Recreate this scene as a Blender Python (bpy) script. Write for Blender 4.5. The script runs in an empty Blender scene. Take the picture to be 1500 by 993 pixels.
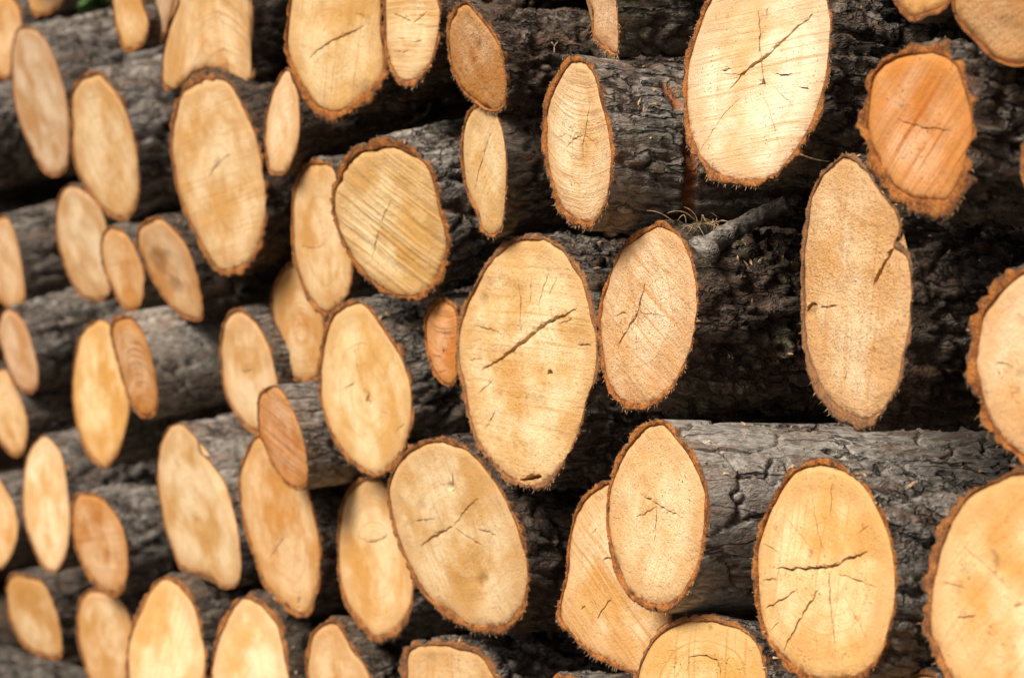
import bpy, math, random
import numpy as np
from mathutils import Vector, Matrix
from mathutils.geometry import delaunay_2d_cdt

# ------------------------------------------------------------------ camera
# the stack's face is the plane y = 0, logs run into +y; the camera looks along the face
F_PX = 3200.0
TH, PITCH = math.radians(31.5), math.radians(-6.0)
CAM = np.array([1.50, -0.90, 1.05])
fwd = np.array([-math.cos(TH) * math.cos(PITCH), math.sin(TH) * math.cos(PITCH), math.sin(PITCH)])
rgt = np.cross(fwd, [0, 0, 1.0]); rgt /= np.linalg.norm(rgt)
upv = np.cross(rgt, fwd)
sc = bpy.context.scene
cd = bpy.data.cameras.new('camera'); cam = bpy.data.objects.new('camera', cd)
sc.collection.objects.link(cam)
cam.matrix_world = Matrix(((rgt[0], upv[0], -fwd[0], CAM[0]), (rgt[1], upv[1], -fwd[1], CAM[1]),
                           (rgt[2], upv[2], -fwd[2], CAM[2]), (0, 0, 0, 1)))
cd.sensor_width = 36; cd.lens = 36 * F_PX / 1500; cd.clip_start = 0.05; cd.clip_end = 500
cd.dof.use_dof = True; cd.dof.focus_distance = 1.46; cd.dof.aperture_fstop = 9.0
sc.camera = cam

# ------------------------------------------------------------------ light
SUN_EL, SUN_AZ = math.radians(46), math.radians(172)     # azimuth measured from +y towards +x
w = bpy.data.worlds.new('World'); sc.world = w; w.use_nodes = True
nt = w.node_tree; nt.nodes.clear()
sky = nt.nodes.new('ShaderNodeTexSky'); sky.sky_type = 'NISHITA'; sky.sun_disc = False
sky.sun_elevation = SUN_EL; sky.sun_rotation = SUN_AZ
sky.air_density = 0.5; sky.dust_density = 5.0; sky.ozone_density = 0.3
bgn = nt.nodes.new('ShaderNodeBackground'); bgn.inputs['Strength'].default_value = 0.075
won = nt.nodes.new('ShaderNodeOutputWorld')
nt.links.new(sky.outputs[0], bgn.inputs[0]); nt.links.new(bgn.outputs[0], won.inputs[0])
sd = bpy.data.lights.new('sun', 'SUN'); sd.energy = 4.3; sd.angle = math.radians(24); sd.color = (1.0, 0.955, 0.87)
sun = bpy.data.objects.new('sun', sd); sc.collection.objects.link(sun)
sdir = Vector((math.sin(SUN_AZ) * math.cos(SUN_EL), math.cos(SUN_AZ) * math.cos(SUN_EL), math.sin(SUN_EL)))
sun.rotation_euler = sdir.to_track_quat('Z', 'Y').to_euler()
sun.location = (0, -4, 5)
sc.view_settings.view_transform = 'Standard'; sc.view_settings.look = 'None'
sc.view_settings.exposure = 0.04; sc.view_settings.gamma = 1.0
sc.cycles.max_bounces = 4; sc.cycles.diffuse_bounces = 3

# ------------------------------------------------------------------ noise
def _hash(ix, iy, iz, s):
    h = (ix.astype(np.int64) * 374761393 + iy.astype(np.int64) * 668265263 + iz.astype(np.int64) * 2147483647 + int(s) * 974634777) & 0xFFFFFFFF
    h = ((h ^ (h >> 13)) * 1274126177) & 0xFFFFFFFF
    h = ((h ^ (h >> 16)) * 2246822519) & 0xFFFFFFFF
    h = h ^ (h >> 15)
    return (h & 0xFFFFFF) / float(0x1000000)
def vnoise(p, s=0):
    i = np.floor(p).astype(np.int64); f = p - i; f = f * f * (3 - 2 * f)
    r = 0
    for dx in (0, 1):
        for dy in (0, 1):
            for dz in (0, 1):
                wgt = (f[:, 0] if dx else 1 - f[:, 0]) * (f[:, 1] if dy else 1 - f[:, 1]) * (f[:, 2] if dz else 1 - f[:, 2])
                r = r + wgt * _hash(i[:, 0] + dx, i[:, 1] + dy, i[:, 2] + dz, s)
    return r * 2 - 1
def fbm(p, o=3, s=0):
    a, r, t = 1.0, 0, 0
    for k in range(o):
        r = r + a * vnoise(p * (2.03 ** k) + 17.3 * k, s + k); t += a; a *= 0.5
    return r / t
def voro(p, s=0):
    i = np.floor(p).astype(np.int64); f1 = np.full(len(p), 9.0); f2 = f1.copy(); cid = f1 * 0
    for dx in (-1, 0, 1):
        for dy in (-1, 0, 1):
            for dz in (-1, 0, 1):
                cx, cy, cz = i[:, 0] + dx, i[:, 1] + dy, i[:, 2] + dz
                q = np.stack([cx + _hash(cx, cy, cz, s), cy + _hash(cx, cy, cz, s + 11), cz + _hash(cx, cy, cz, s + 23)], 1)
                d = np.sqrt(((p - q) ** 2).sum(1)); c = _hash(cx, cy, cz, s + 37)
                m = d < f1
                f2 = np.where(m, f1, np.minimum(f2, d)); cid = np.where(m, c, cid); f1 = np.where(m, d, f1)
    return f1, f2, cid
def sstep(a, b, x):
    t = np.clip((x - a) / (b - a), 0, 1); return t * t * (3 - 2 * t)
def lin(c):
    c = [v / 255 for v in c]
    return [v / 12.92 if v <= .04045 else ((v + .055) / 1.055) ** 2.4 for v in c]

# ------------------------------------------------------------------ node helpers
def newmat(name):
    m = bpy.data.materials.new(name); m.use_nodes = True
    n = m.node_tree; n.nodes.clear()
    o = n.nodes.new('ShaderNodeOutputMaterial'); b = n.nodes.new('ShaderNodeBsdfPrincipled')
    n.links.new(b.outputs[0], o.inputs[0])
    return m, n, b
class G:
    def __init__(s, n): s.n = n
    def put(s, sock, v):
        if v is None: return
        if isinstance(v, bpy.types.NodeSocket): s.n.links.new(v, sock)
        else: sock.default_value = v
    def attr(s, name, typ='GEOMETRY', out='Fac'):
        a = s.n.nodes.new('ShaderNodeAttribute'); a.attribute_name = name; a.attribute_type = typ
        return a.outputs[out]
    def math(s, op, a, b=None, c=None, clamp=False):
        m = s.n.nodes.new('ShaderNodeMath'); m.operation = op; m.use_clamp = clamp
        for k, v in enumerate((a, b, c)): s.put(m.inputs[k], v)
        return m.outputs[0]
    def vmath(s, op, a, b=None, scale=None):
        m = s.n.nodes.new('ShaderNodeVectorMath'); m.operation = op
        s.put(m.inputs[0], a); s.put(m.inputs[1], b)
        if scale is not None: s.put(m.inputs['Scale'], scale)
        return m.outputs[0]
    def comb(s, x, y, z):
        m = s.n.nodes.new('ShaderNodeCombineXYZ')
        for k, v in enumerate((x, y, z)): s.put(m.inputs[k], v)
        return m.outputs[0]
    def sep(s, v):
        m = s.n.nodes.new('ShaderNodeSeparateXYZ'); s.put(m.inputs[0], v); return m.outputs
    def noise(s, vec, scale, detail=3, rough=.55, dist=0, col=False):
        m = s.n.nodes.new('ShaderNodeTexNoise'); s.put(m.inputs['Vector'], vec)
        m.inputs['Scale'].default_value = scale; m.inputs['Detail'].default_value = detail
        m.inputs['Roughness'].default_value = rough; m.inputs['Distortion'].default_value = dist
        return m.outputs['Color' if col else 'Fac']
    def voronoi(s, vec, scale, feat='F1', out='Distance'):
        m = s.n.nodes.new('ShaderNodeTexVoronoi'); m.feature = feat; s.put(m.inputs['Vector'], vec)
        m.inputs['Scale'].default_value = scale; return m.outputs[out]
    def rng(s, v, a, b, c=0., d=1., smooth=True):
        m = s.n.nodes.new('ShaderNodeMapRange'); m.interpolation_type = 'SMOOTHSTEP' if smooth else 'LINEAR'
        s.put(m.inputs[0], v)
        for k, x in enumerate((a, b, c, d)): s.put(m.inputs[1 + k], x)
        return m.outputs[0]
    def mix(s, f, a, b, mode='MIX'):
        m = s.n.nodes.new('ShaderNodeMix'); m.data_type = 'RGBA'; m.blend_type = mode
        s.put(m.inputs[0], f)
        for k, v in ((6, a), (7, b)):
            if isinstance(v, (tuple, list)): v = (*v[:3], 1)
            s.put(m.inputs[k], v)
        return m.outputs[2]
    def bump(s, h, strength, dist, nrm=None):
        m = s.n.nodes.new('ShaderNodeBump'); s.put(m.inputs['Height'], h)
        s.put(m.inputs['Strength'], strength); m.inputs['Distance'].default_value = dist
        if nrm is not None: s.put(m.inputs['Normal'], nrm)
        return m.outputs[0]
# ------------------------------------------------------------------ materials
def make_wood():
    m, n, b = newmat('sawn_wood'); g = G(n)
    base = g.attr('base', 'OBJECT', 'Color'); seed = g.attr('seed', 'OBJECT')
    sawa = g.attr('saw_amount', 'OBJECT'); fuzz = g.attr('fuzz', 'OBJECT'); ringa = g.attr('ring_amount', 'OBJECT')
    ring = g.attr('ring'); rim = g.attr('rim'); stain = g.attr('stain'); crack = g.attr('crack')
    uvn = n.nodes.new('ShaderNodeUVMap'); uvn.uv_map = 'saw'
    u, v, _ = g.sep(uvn.outputs[0])
    P = g.comb(u, v, seed)                                   # metres on the sawn face
    big = g.noise(P, 16, 3, .6); big2 = g.noise(g.vmath('ADD', P, (3.1, 7.7, 0)), 34, 3, .6)
    stretch = g.comb(g.math('MULTIPLY', u, 260.), g.math('MULTIPLY', v, 7.), seed)
    saw = g.noise(stretch, 1.0, 3, .65, .25)
    stretch2 = g.comb(g.math('MULTIPLY', u, 60.), g.math('MULTIPLY', v, 5.), seed)
    band = g.noise(stretch2, 1.0, 2, .5, .2)
    warp = g.math('ADD', ring, g.math('MULTIPLY', g.math('SUBTRACT', big2, .5), .006))
    ringn = g.noise(g.comb(g.math('MULTIPLY', warp, 420.), seed, 0.), 1.0, 2, .7)
    ringb = g.noise(g.comb(g.math('MULTIPLY', warp, 90.), seed, 4.), 1.0, 1, .5)
    fine = g.noise(P, 900, 2, .7); mid = g.noise(P, 260, 3, .65)
    grain = g.noise(P, 2200, 1, .5)
    # colour
    dark = g.mix(1., base, (0.86, 0.69, 0.47), 'MULTIPLY')
    pale = g.mix(.30, g.mix(1., base, (1.14, 1.14, 1.10), 'MULTIPLY'), (0.93, 0.84, 0.66))
    c = g.mix(g.rng(big, .36, .62), dark, pale)
    c = g.mix(g.math('MULTIPLY', g.rng(big2, .45, .75), .4), c, base)
    c = g.mix(g.math('MULTIPLY', g.rng(ringb, .50, .72), g.math('MULTIPLY', ringa, .55)), c, g.mix(1., base, (.80, .58, .36), 'MULTIPLY'))
    c = g.mix(g.math('MULTIPLY', g.rng(ringn, .54, .66), g.math('MULTIPLY', ringa, .70)), c, g.mix(1., base, (.66, .44, .26), 'MULTIPLY'))
    c = g.mix(g.math('MULTIPLY', g.rng(saw, .53, .66), g.math('MULTIPLY', sawa, .95)), c, g.mix(1., base, (.70, .46, .25), 'MULTIPLY'))
    c = g.mix(g.math('MULTIPLY', g.rng(band, .5, .75), g.math('MULTIPLY', sawa, .30)), c, (.86, .70, .48))
    # sawdust, grit and resin specks
    patch = g.rng(g.noise(g.vmath('ADD', P, (9., 2., 1.)), 42, 3, .6), .46, .68)
    spk = g.math('MULTIPLY', g.rng(mid, .56, .70), g.math('MULTIPLY', patch, g.math('ADD', g.math('MULTIPLY', fuzz, 1.0), .38)))
    c = g.mix(spk, c, g.mix(1., base, (.66, .40, .20), 'MULTIPLY'))
    spk2 = g.math('MULTIPLY', g.rng(fine, .56, .66), g.math('ADD', g.math('MULTIPLY', fuzz, .8), .34))
    c = g.mix(spk2, c, g.mix(1., base, (.55, .33, .18), 'MULTIPLY'))
    spk3 = g.math('MULTIPLY', g.rng(fine, .42, .30), g.math('MULTIPLY', fuzz, .6))
    c = g.mix(spk3, c, (.86, .72, .52))
    pit = g.math('MULTIPLY', g.rng(g.voronoi(P, 420), .26, .12), g.rng(g.noise(g.vmath('ADD', P, (2., 5., 3.)), 48, 4, .7), .50, .64))
    c = g.mix(g.math('MULTIPLY', pit, g.math('ADD', g.math('MULTIPLY', fuzz, .5), .55)), c, g.mix(1., base, (.42, .22, .10), 'MULTIPLY'))
    dots = g.rng(g.voronoi(P, 130), .10, .055)
    dots = g.math('MULTIPLY', dots, g.rng(g.noise(P, 55, 2, .5), .56, .66))
    c = g.mix(g.math('MULTIPLY', dots, .6), c, (.13, .06, .03))
    # damp orange wood next to the bark
    e = g.math('MULTIPLY', g.rng(g.math('ADD', rim, g.math('MULTIPLY', g.math('SUBTRACT', big2, .5), .05)), .028, .0), .75)
    c = g.mix(e, c, g.mix(.5, base, (.50, .20, .055)))
    c = g.mix(g.math('MULTIPLY', stain, .85), c, (.17, .075, .03))
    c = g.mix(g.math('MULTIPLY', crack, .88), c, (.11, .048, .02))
    n.links.new(c, b.inputs['Base Color'])
    b.inputs['Roughness'].default_value = .82; b.inputs['Specular IOR Level'].default_value = .2
    h = g.math('ADD', g.math('MULTIPLY', saw, g.math('MULTIPLY', sawa, 1.5)), g.math('MULTIPLY', band, g.math('MULTIPLY', sawa, 1.2)))
    h = g.math('ADD', h, g.math('MULTIPLY', ringn, g.math('MULTIPLY', ringa, .3)))
    h = g.math('ADD', h, g.math('MULTIPLY', fine, g.math('ADD', g.math('MULTIPLY', fuzz, .9), .22)))
    h = g.math('ADD', h, g.math('MULTIPLY', mid, g.math('ADD', g.math('MULTIPLY', fuzz, 1.6), .25)))
    h = g.math('ADD', h, g.math('SUBTRACT', g.math('MULTIPLY', grain, .12), g.math('MULTIPLY', pit, .8)))
    n.links.new(g.bump(h, .95, .0013), b.inputs['Normal'])
    return m

def make_bark():
    m, n, b = newmat('bark'); g = G(n)
    grey = g.attr('grey', 'OBJECT'); seed = g.attr('seed', 'OBJECT'); crackle = g.attr('crackle', 'OBJECT'); hgt = g.attr('height'); scar = g.attr('scar'); moss = g.attr('moss', 'OBJECT')
    tc = n.nodes.new('ShaderNodeTexCoord'); x, y, z = g.sep(tc.outputs['Object'])
    P = g.comb(g.math('ADD', x, g.math('MULTIPLY', seed, 3.1)), g.math('MULTIPLY', y, .38), z)
    Q = g.comb(g.math('ADD', x, seed), y, z)
    wv = g.vmath('SCALE', g.vmath('SUBTRACT', g.noise(P, 70, 3, .6, 0, True), (.5, .5, .5)), None, .030)
    W = g.vmath('ADD', P, wv)
    a = g.noise(P, 38, 5, .68, .6); a2 = g.noise(P, 120, 4, .7); f = g.noise(Q, 620, 3, .7); lic = g.noise(Q, 24, 4, .65)
    a3 = g.noise(P, 300, 3, .65, .5)
    fis = g.voronoi(W, 95, 'DISTANCE_TO_EDGE'); fis2 = g.voronoi(W, 260, 'DISTANCE_TO_EDGE')
    cell = g.sep(g.voronoi(W, 95, 'F1', 'Color'))
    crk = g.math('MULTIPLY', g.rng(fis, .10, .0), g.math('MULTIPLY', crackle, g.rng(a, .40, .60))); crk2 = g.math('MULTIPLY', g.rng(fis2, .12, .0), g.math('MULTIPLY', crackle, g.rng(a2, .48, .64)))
    Lg = g.vmath('ADD', g.comb(g.math('ADD', x, g.math('MULTIPLY', seed, 1.7)), g.math('MULTIPLY', y, .13), z), g.vmath('SCALE', wv, None, .55))
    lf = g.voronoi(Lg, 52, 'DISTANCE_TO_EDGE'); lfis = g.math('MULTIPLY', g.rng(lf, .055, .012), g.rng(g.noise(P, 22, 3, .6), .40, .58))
    dark = g.mix(g.rng(a3, .3, .7), (.042, .028, .019), (.175, .118, .076))
    lite = g.mix(g.rng(a3, .3, .7), (.22, .182, .146), (.53, .475, .41))
    fgrey = g.math('ADD', g.math('ADD', g.math('MULTIPLY', a, .55), g.math('MULTIPLY', a2, .45)), g.math('SUBTRACT', g.math('MULTIPLY', grey, .9), .42))
    c = g.mix(g.rng(fgrey, .26, .70), dark, lite)
    c = g.mix(g.math('MULTIPLY', cell[0], g.math('MULTIPLY', crackle, .45)), c, g.mix(.5, dark, (.10, .075, .06)))
    c = g.mix(g.math('MULTIPLY', g.rng(cell[1], .75, .95), .5), c, g.mix(a3, (.10, .045, .02), (.30, .15, .08)))
    c = g.mix(g.math('MULTIPLY', g.rng(a2, .58, .74), .35), c, (.22, .10, .05))
    c = g.mix(g.math('MULTIPLY', g.rng(lic, .50, .66), moss), c, g.mix(f, (.06, .07, .03), (.20, .21, .12)))
    c = g.mix(g.math('MULTIPLY', g.rng(f, .58, .70), .30), c, (.52, .48, .43))
    c = g.mix(g.math('MULTIPLY', g.rng(f, .44, .34), .40), c, (.035, .026, .020))
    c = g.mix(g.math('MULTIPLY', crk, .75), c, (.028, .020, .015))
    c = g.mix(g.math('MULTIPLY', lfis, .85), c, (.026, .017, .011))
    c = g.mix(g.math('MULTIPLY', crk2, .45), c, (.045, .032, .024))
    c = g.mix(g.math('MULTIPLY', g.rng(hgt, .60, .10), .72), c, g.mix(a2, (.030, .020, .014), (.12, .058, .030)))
    c = g.mix(scar, c, g.mix(f, (.22, .07, .02), (.48, .17, .05)))
    n.links.new(c, b.inputs['Base Color'])
    b.inputs['Roughness'].default_value = .75; b.inputs['Specular IOR Level'].default_value = .35
    h = g.math('ADD', g.math('MULTIPLY', a2, .8), g.math('MULTIPLY', f, .22))
    h = g.math('ADD', h, g.math('MULTIPLY', a3, .8))
    h = g.math('SUBTRACT', h, g.math('MULTIPLY', crk, .9)); h = g.math('SUBTRACT', h, g.math('MULTIPLY', crk2, .4))
    h = g.math('ADD', h, g.math('MULTIPLY', cell[0], .35)); h = g.math('SUBTRACT', h, g.math('MULTIPLY', lfis, 2.2))
    n.links.new(g.bump(h, g.rng(crackle, 0., 1., .35, 1., False), .0030), b.inputs['Normal'])
    return m

def make_edge():
    m, n, b = newmat('cut_bark'); g = G(n)
    tc = n.nodes.new('ShaderNodeTexCoord'); seed = g.attr('seed', 'OBJECT'); across = g.attr('across'); grey = g.attr('edge_grey', 'OBJECT')
    P = g.vmath('ADD', tc.outputs['Object'], g.comb(seed, 0., seed))
    a = g.noise(P, 90, 4, .65); f = g.noise(P, 600, 3, .7)
    c = g.mix(g.rng(a, .35, .65), (.19, .060, .018), (.54, .195, .045))
    c = g.mix(g.math('MULTIPLY', g.rng(f, .52, .70), .6), c, (.66, .36, .15))
    c = g.mix(g.math('MULTIPLY', g.rng(f, .46, .30), .7), c, (.07, .028, .014))
    c = g.mix(g.math('MULTIPLY', grey, .75), c, g.mix(f, (.10, .055, .03), (.42, .27, .16)))
    o = g.rng(g.math('ADD', across, g.math('MULTIPLY', g.math('SUBTRACT', a, .5), .9)), .35, .0)
    c = g.mix(g.math('MULTIPLY', o, .5), c, g.mix(f, (.05, .035, .025), (.20, .14, .10)))
    n.links.new(c, b.inputs['Base Color']); b.inputs['Roughness'].default_value = .9; b.inputs['Specular IOR Level'].default_value = .15
    n.links.new(g.bump(g.math('ADD', f, a), 1., .0022), b.inputs['Normal'])
    return m

def simple(name, c1, c2, scale, rough=.8, bump=.001):
    m, n, b = newmat(name); g = G(n)
    tc = n.nodes.new('ShaderNodeTexCoord'); a = g.noise(tc.outputs['Object'], scale, 4, .65)
    n.links.new(g.mix(g.rng(a, .35, .65), c1, c2), b.inputs['Base Color'])
    b.inputs['Roughness'].default_value = rough; n.links.new(g.bump(a, .8, bump), b.inputs['Normal'])
    return m
WOOD, BARK, EDGE = make_wood(), make_bark(), make_edge()
FIBRE = simple('wood_fibre', (.38, .19, .08), (.72, .50, .28), 400)
DRYGRASS = simple('dry_grass', (.22, .13, .06), (.46, .31, .16), 300)
LEAF = simple('leaf', (.05, .12, .02), (.11, .22, .045), 60, .5)
SOIL = simple('ground', (.05, .035, .022), (.10, .085, .045), 9, .95, .02)
# ------------------------------------------------------------------ geometry helpers
def ray(x, y):
    d = rgt * (x - 750) - upv * (y - 496.5) + fwd * F_PX
    return d / np.linalg.norm(d)
def hit(x, y, P, n):
    d = ray(x, y); return CAM + d * (np.dot(P - CAM, n) / np.dot(d, n))
def catmull(p, k=14):
    p = np.array(p, float); n = len(p); out = []
    t = np.linspace(0, 1, k, endpoint=False)[:, None]
    for i in range(n):
        a, b, c, d = p[i - 1], p[i], p[(i + 1) % n], p[(i + 2) % n]
        out.append(.5 * (2 * b + (c - a) * t + (2 * a - 5 * b + 4 * c - d) * t ** 2 + (3 * b - a - 3 * c + d) * t ** 3))
    return np.concatenate(out)
def resample(p, n):
    q = np.vstack([p, p[:1]]); s = np.r_[0, np.cumsum(np.linalg.norm(np.diff(q, axis=0), axis=1))]
    t = np.linspace(0, s[-1], n, endpoint=False)
    return np.stack([np.interp(t, s, q[:, k]) for k in range(q.shape[1])], 1), s[-1]
def area_c(p):
    x, y = p[:, 0], p[:, 1]; x1, y1 = np.roll(x, -1), np.roll(y, -1); c = x * y1 - x1 * y; A = c.sum() / 2
    return A, np.array([((x + x1) * c).sum() / (6 * A), ((y + y1) * c).sum() / (6 * A)])
def inside(q, poly):
    r = np.zeros(len(q), bool); j = len(poly) - 1
    for i in range(len(poly)):
        xi, yi = poly[i]; xj, yj = poly[j]
        c = ((yi > q[:, 1]) != (yj > q[:, 1])) & (q[:, 0] < (xj - xi) * (q[:, 1] - yi) / (yj - yi + 1e-15) + xi)
        r ^= c; j = i
    return r
def lowpass(v, k):
    f = np.fft.fft(v); n = len(v); m = np.minimum(np.arange(n), n - np.arange(n)); f[m > k] = 0
    return np.fft.ifft(f).real
def normals2(p):                                  # outward normals of a counter-clockwise outline
    t = np.roll(p, -1, 0) - np.roll(p, 1, 0); n = np.stack([t[:, 1], -t[:, 0]], 1)
    return n / (np.linalg.norm(n, axis=1, keepdims=True) + 1e-12)
def mesh_obj(name, V, faces, mats, parent=None, attrs=None, mi=None, uv=None, smooth=True):
    me = bpy.data.meshes.new(name)
    V = np.asarray(V, np.float32)
    if isinstance(faces, np.ndarray):
        nf, k = faces.shape
        me.vertices.add(len(V)); me.vertices.foreach_set('co', V.ravel())
        me.loops.add(nf * k); me.loops.foreach_set('vertex_index', faces.astype(np.int32).ravel())
        me.polygons.add(nf); me.polygons.foreach_set('loop_start', np.arange(0, nf * k, k, dtype=np.int32))
    else:
        me.from_pydata(V.tolist(), [], faces)
    me.update(calc_edges=True)
    for m in mats: me.materials.append(m)
    if mi is not None: me.polygons.foreach_set('material_index', np.asarray(mi, np.int32))
    me.polygons.foreach_set('use_smooth', np.full(len(me.polygons), smooth))
    for k, v in (attrs or {}).items():
        a = me.attributes.new(k, 'FLOAT', 'POINT'); a.data.foreach_set('value', np.asarray(v, np.float32))
    if uv is not None:
        l = me.uv_layers.new(name='saw'); vi = np.empty(len(me.loops), np.int32); me.loops.foreach_get('vertex_index', vi)
        l.data.foreach_set('uv', np.asarray(uv, np.float32)[vi].ravel())
    me.update()
    o = bpy.data.objects.new(name, me); sc.collection.objects.link(o); o.parent = parent
    return o
def setp(o, **k):
    for a, v in k.items():
        if v is not None: o[a] = v

STYLE = {  # cell size (m), stretch along the log, crack width (cells), depth (m), warp, lumps (m)
    'plate':  (.021, 3.0, .20, .0060, .55, .0014),
    'smooth': (.046, 2.2, .055, .0050, .36, .0003),
    'rough':  (.019, 3.0, .28, .0080, .80, .0024),
    'fine':   (.022, 3.0, .14, .0038, .50, .0012)}
TRIS = [0]

def core(name, L, root, loc, yo, px2loc, wpx):
    """loc: dense local outline (x, z), counter-clockwise; yo(x, z): depth of the sawn plane along the log"""
    rs = np.random.RandomState(L['seed']); seed = L['seed']; hero = L.get('hero', 1)
    res = L.get('res', {2: .0023, 1: .0042, 0: .010}[hero])
    per = resample(loc, 64)[1]
    N = max(40, int(per / res)); out = resample(loc, N)[0]
    nrm0 = normals2(out)
    cen = out.mean(0)
    q3 = np.c_[out / .004, np.full(N, seed * 1.7)]
    out = out + nrm0 * (fbm(q3, 3, seed) * (.0009 if hero else .002))[:, None]
    sm = np.stack([lowpass(out[:, 0], L.get('harm', 3)), lowpass(out[:, 1], L.get('harm', 3))], 1)
    nsm = normals2(sm)
    # ---- bark tube
    Lf = {2: .34, 1: .24, 0: .12}[hero]
    ys = list(np.arange(0, Lf, res * 1.15)); st = res * 1.3; y = ys[-1]
    while y < L.get('len', .85):
        st *= 1.45; y += st; ys.append(y)
    ys = np.array(ys); K = len(ys)
    cell, strch, cw, depth, warp, lump = STYLE[L.get('bark', 'plate')]
    tk = L.get('t', .006)
    blend = sstep(0.0, .045, ys)[:, None, None]
    base = out[None] * (1 - blend) + sm[None] * blend                       # K N 2
    nn = nrm0[None] * (1 - blend) + nsm[None] * blend
    YY = np.repeat(ys[:, None], N, 1)
    P = np.stack([base[..., 0], YY, base[..., 1]], -1).reshape(-1, 3)
    off = seed * 3.77
    wv = np.stack([fbm(P / [.03, .05, .03] + off, 3, seed + 5 * k) for k in range(3)], 1)
    pc = P / [cell, cell * strch, cell] + off + wv * warp * [1, .5, 1] * 2.2
    f1, f2, cid = voro(pc, seed)
    jag = fbm(P / [.003, .004, .003], 2, seed + 9) * .06
    m = sstep(0., cw, f2 - f1 + jag * (cw / .2))
    g1, g2, gid = voro(P / [cell * .45, cell * .8, cell * .45] + off + wv * 2, seed + 3)
    m2 = sstep(0., cw * .8, g2 - g1)
    fiber = fbm(P / [.0035, .02, .0035] + off, 3, seed + 2)
    lum = fbm(P / [.02, .03, .02] + off, 3, seed + 7)
    dsp = -depth * (1 - m) - depth * (.0 if L.get('bark') == 'smooth' else .28) * (1 - m2) * (.4 + .6 * m) + depth * .35 * (cid - .5) * m + fiber * lump * .6 + lum * lump
    depf = (min(1., tk * .55 / depth) + (1 - min(1., tk * .55 / depth)) * sstep(.005, .035, P[:, 1])); dsp = dsp * depf
    big = fbm(P / [.10, .16, .10] + off, 2, seed + 8) * .005 * sstep(0, .06, P[:, 1])
    scar = np.zeros(len(P))
    if 'scar' in L:
        for (a0, a1, y0, wd) in L['scar']:
            ang = np.degrees(np.arctan2(P[:, 2] - cen[1], P[:, 0] - cen[0]))
            yc = y0 + .004 * fbm(np.c_[ang / 14, ang * 0, ang * 0], 2, seed)
            ends = sstep(a0 - 4, a0 + 6, ang) * (1 - sstep(a1 - 6, a1 + 4, ang))
            s_ = (1 - sstep(wd * .75, wd, np.abs(P[:, 1] - yc))) * ends
            scar = np.maximum(scar, s_)
        dsp -= scar * depth * 1.2
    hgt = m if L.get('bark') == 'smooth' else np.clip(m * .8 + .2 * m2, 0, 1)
    q_ = fbm(P / [.016, .034, .016] + off + 9, 3, seed + 41) * 5; fl = np.floor(q_) + sstep(.0, .22, q_ - np.floor(q_))
    dsp = dsp + fl * {'smooth': .0002, 'fine': .0004}.get(L.get('bark', 'plate'), .0009) * depf
    D = (dsp + big).reshape(K, N, 1)
    ring2 = base + nn * D
    V = np.stack([ring2[..., 0], YY + yo(ring2[..., 0], ring2[..., 1]), ring2[..., 1]], -1)
    V = V.reshape(-1, 3)
    a = np.arange(K - 1)[:, None] * N; i = np.arange(N)[None]; j = (i + 1) % N
    faces = np.stack([a + i, a + j, a + N + j, a + N + i], -1).reshape(-1, 4)[:, ::-1]
    # ---- inner outline (where wood meets bark)
    edge = ring2[0]
    ang = np.arctan2(out[:, 1] - cen[1], out[:, 0] - cen[0])
    tb = 1 + .8 * (L.get('tb', 1.0) - 1); tt = 1 + .45 * (L.get('tt', 1.0) - 1)
    dirw = 1 + (tb - 1) * np.clip(-np.sin(ang), 0, 1) + (tt - 1) * np.clip(np.sin(ang), 0, 1)
    tn = tk * dirw * (1 + .75 * fbm(np.c_[out / .030, np.full(N, seed * 2.)], 3, seed + 4))
    tn += .0005 * fbm(np.c_[out / .003, np.full(N, seed * 2.)], 2, seed + 6)
    bare = fbm(np.c_[out / .06, np.full(N, seed * 4.)], 2, seed + 12)
    tn = np.maximum(tn, .0012)
    hi_ = L.get('hin', 8); base_in = np.stack([lowpass(out[:, 0], hi_), lowpass(out[:, 1], hi_)], 1)
    inn = base_in - normals2(np.stack([lowpass(out[:, 0], 5), lowpass(out[:, 1], 5)], 1)) * tn[:, None]
    # ---- cut edge of the bark: an annulus
    gap = np.clip(fbm(np.c_[out / .03, np.full(N, seed * 5.)], 2, seed + 15) * 2.2 - .35, 0, 1) * min(.0016, tk * .25)
    rows = []; acr = []; R = 6
    for k in range(R):
        f = k / (R - 1)
        pr = edge * (1 - f) + (inn + normals2(inn) * gap[:, None]) * f
        rough = fbm(np.c_[pr / .0028, np.full(N, seed * 6. + k)], 2, seed + 16) * .0011 * math.sin(math.pi * min(1, f + .2))
        yy = -.0004 + rough + (.0012 if k == 0 else 0) + .0015 * max(0, f - .7)
        rows.append(np.stack([pr[:, 0], yy + yo(pr[:, 0], pr[:, 1]), pr[:, 1]], -1)); acr.append(np.full(N, f))
    pr = inn + normals2(inn) * gap[:, None]
    rows.append(np.stack([pr[:, 0], .0035 + yo(pr[:, 0], pr[:, 1]), pr[:, 1]], -1)); acr.append(np.full(N, 1.))
    b0 = len(V); R = len(rows); VE = np.concatenate(rows)
    a = np.arange(R - 1)[:, None] * N
    fe = np.stack([a + i, a + j, a + N + j, a + N + i], -1).reshape(-1, 4)
    # tube and edge share the outer rim position: join the tube's first row to the edge's first row
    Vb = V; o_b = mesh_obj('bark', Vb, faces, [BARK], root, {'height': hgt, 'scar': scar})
    seam = np.stack([np.arange(N), (np.arange(N) + 1) % N, len(VE) + (np.arange(N) + 1) % N, len(VE) + np.arange(N)], -1)[:, ::-1]
    lip = V[:N] + [0, .004, 0]; lip[:, 0] -= nrm0[:, 0] * .0006; lip[:, 2] -= nrm0[:, 1] * .0006
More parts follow.
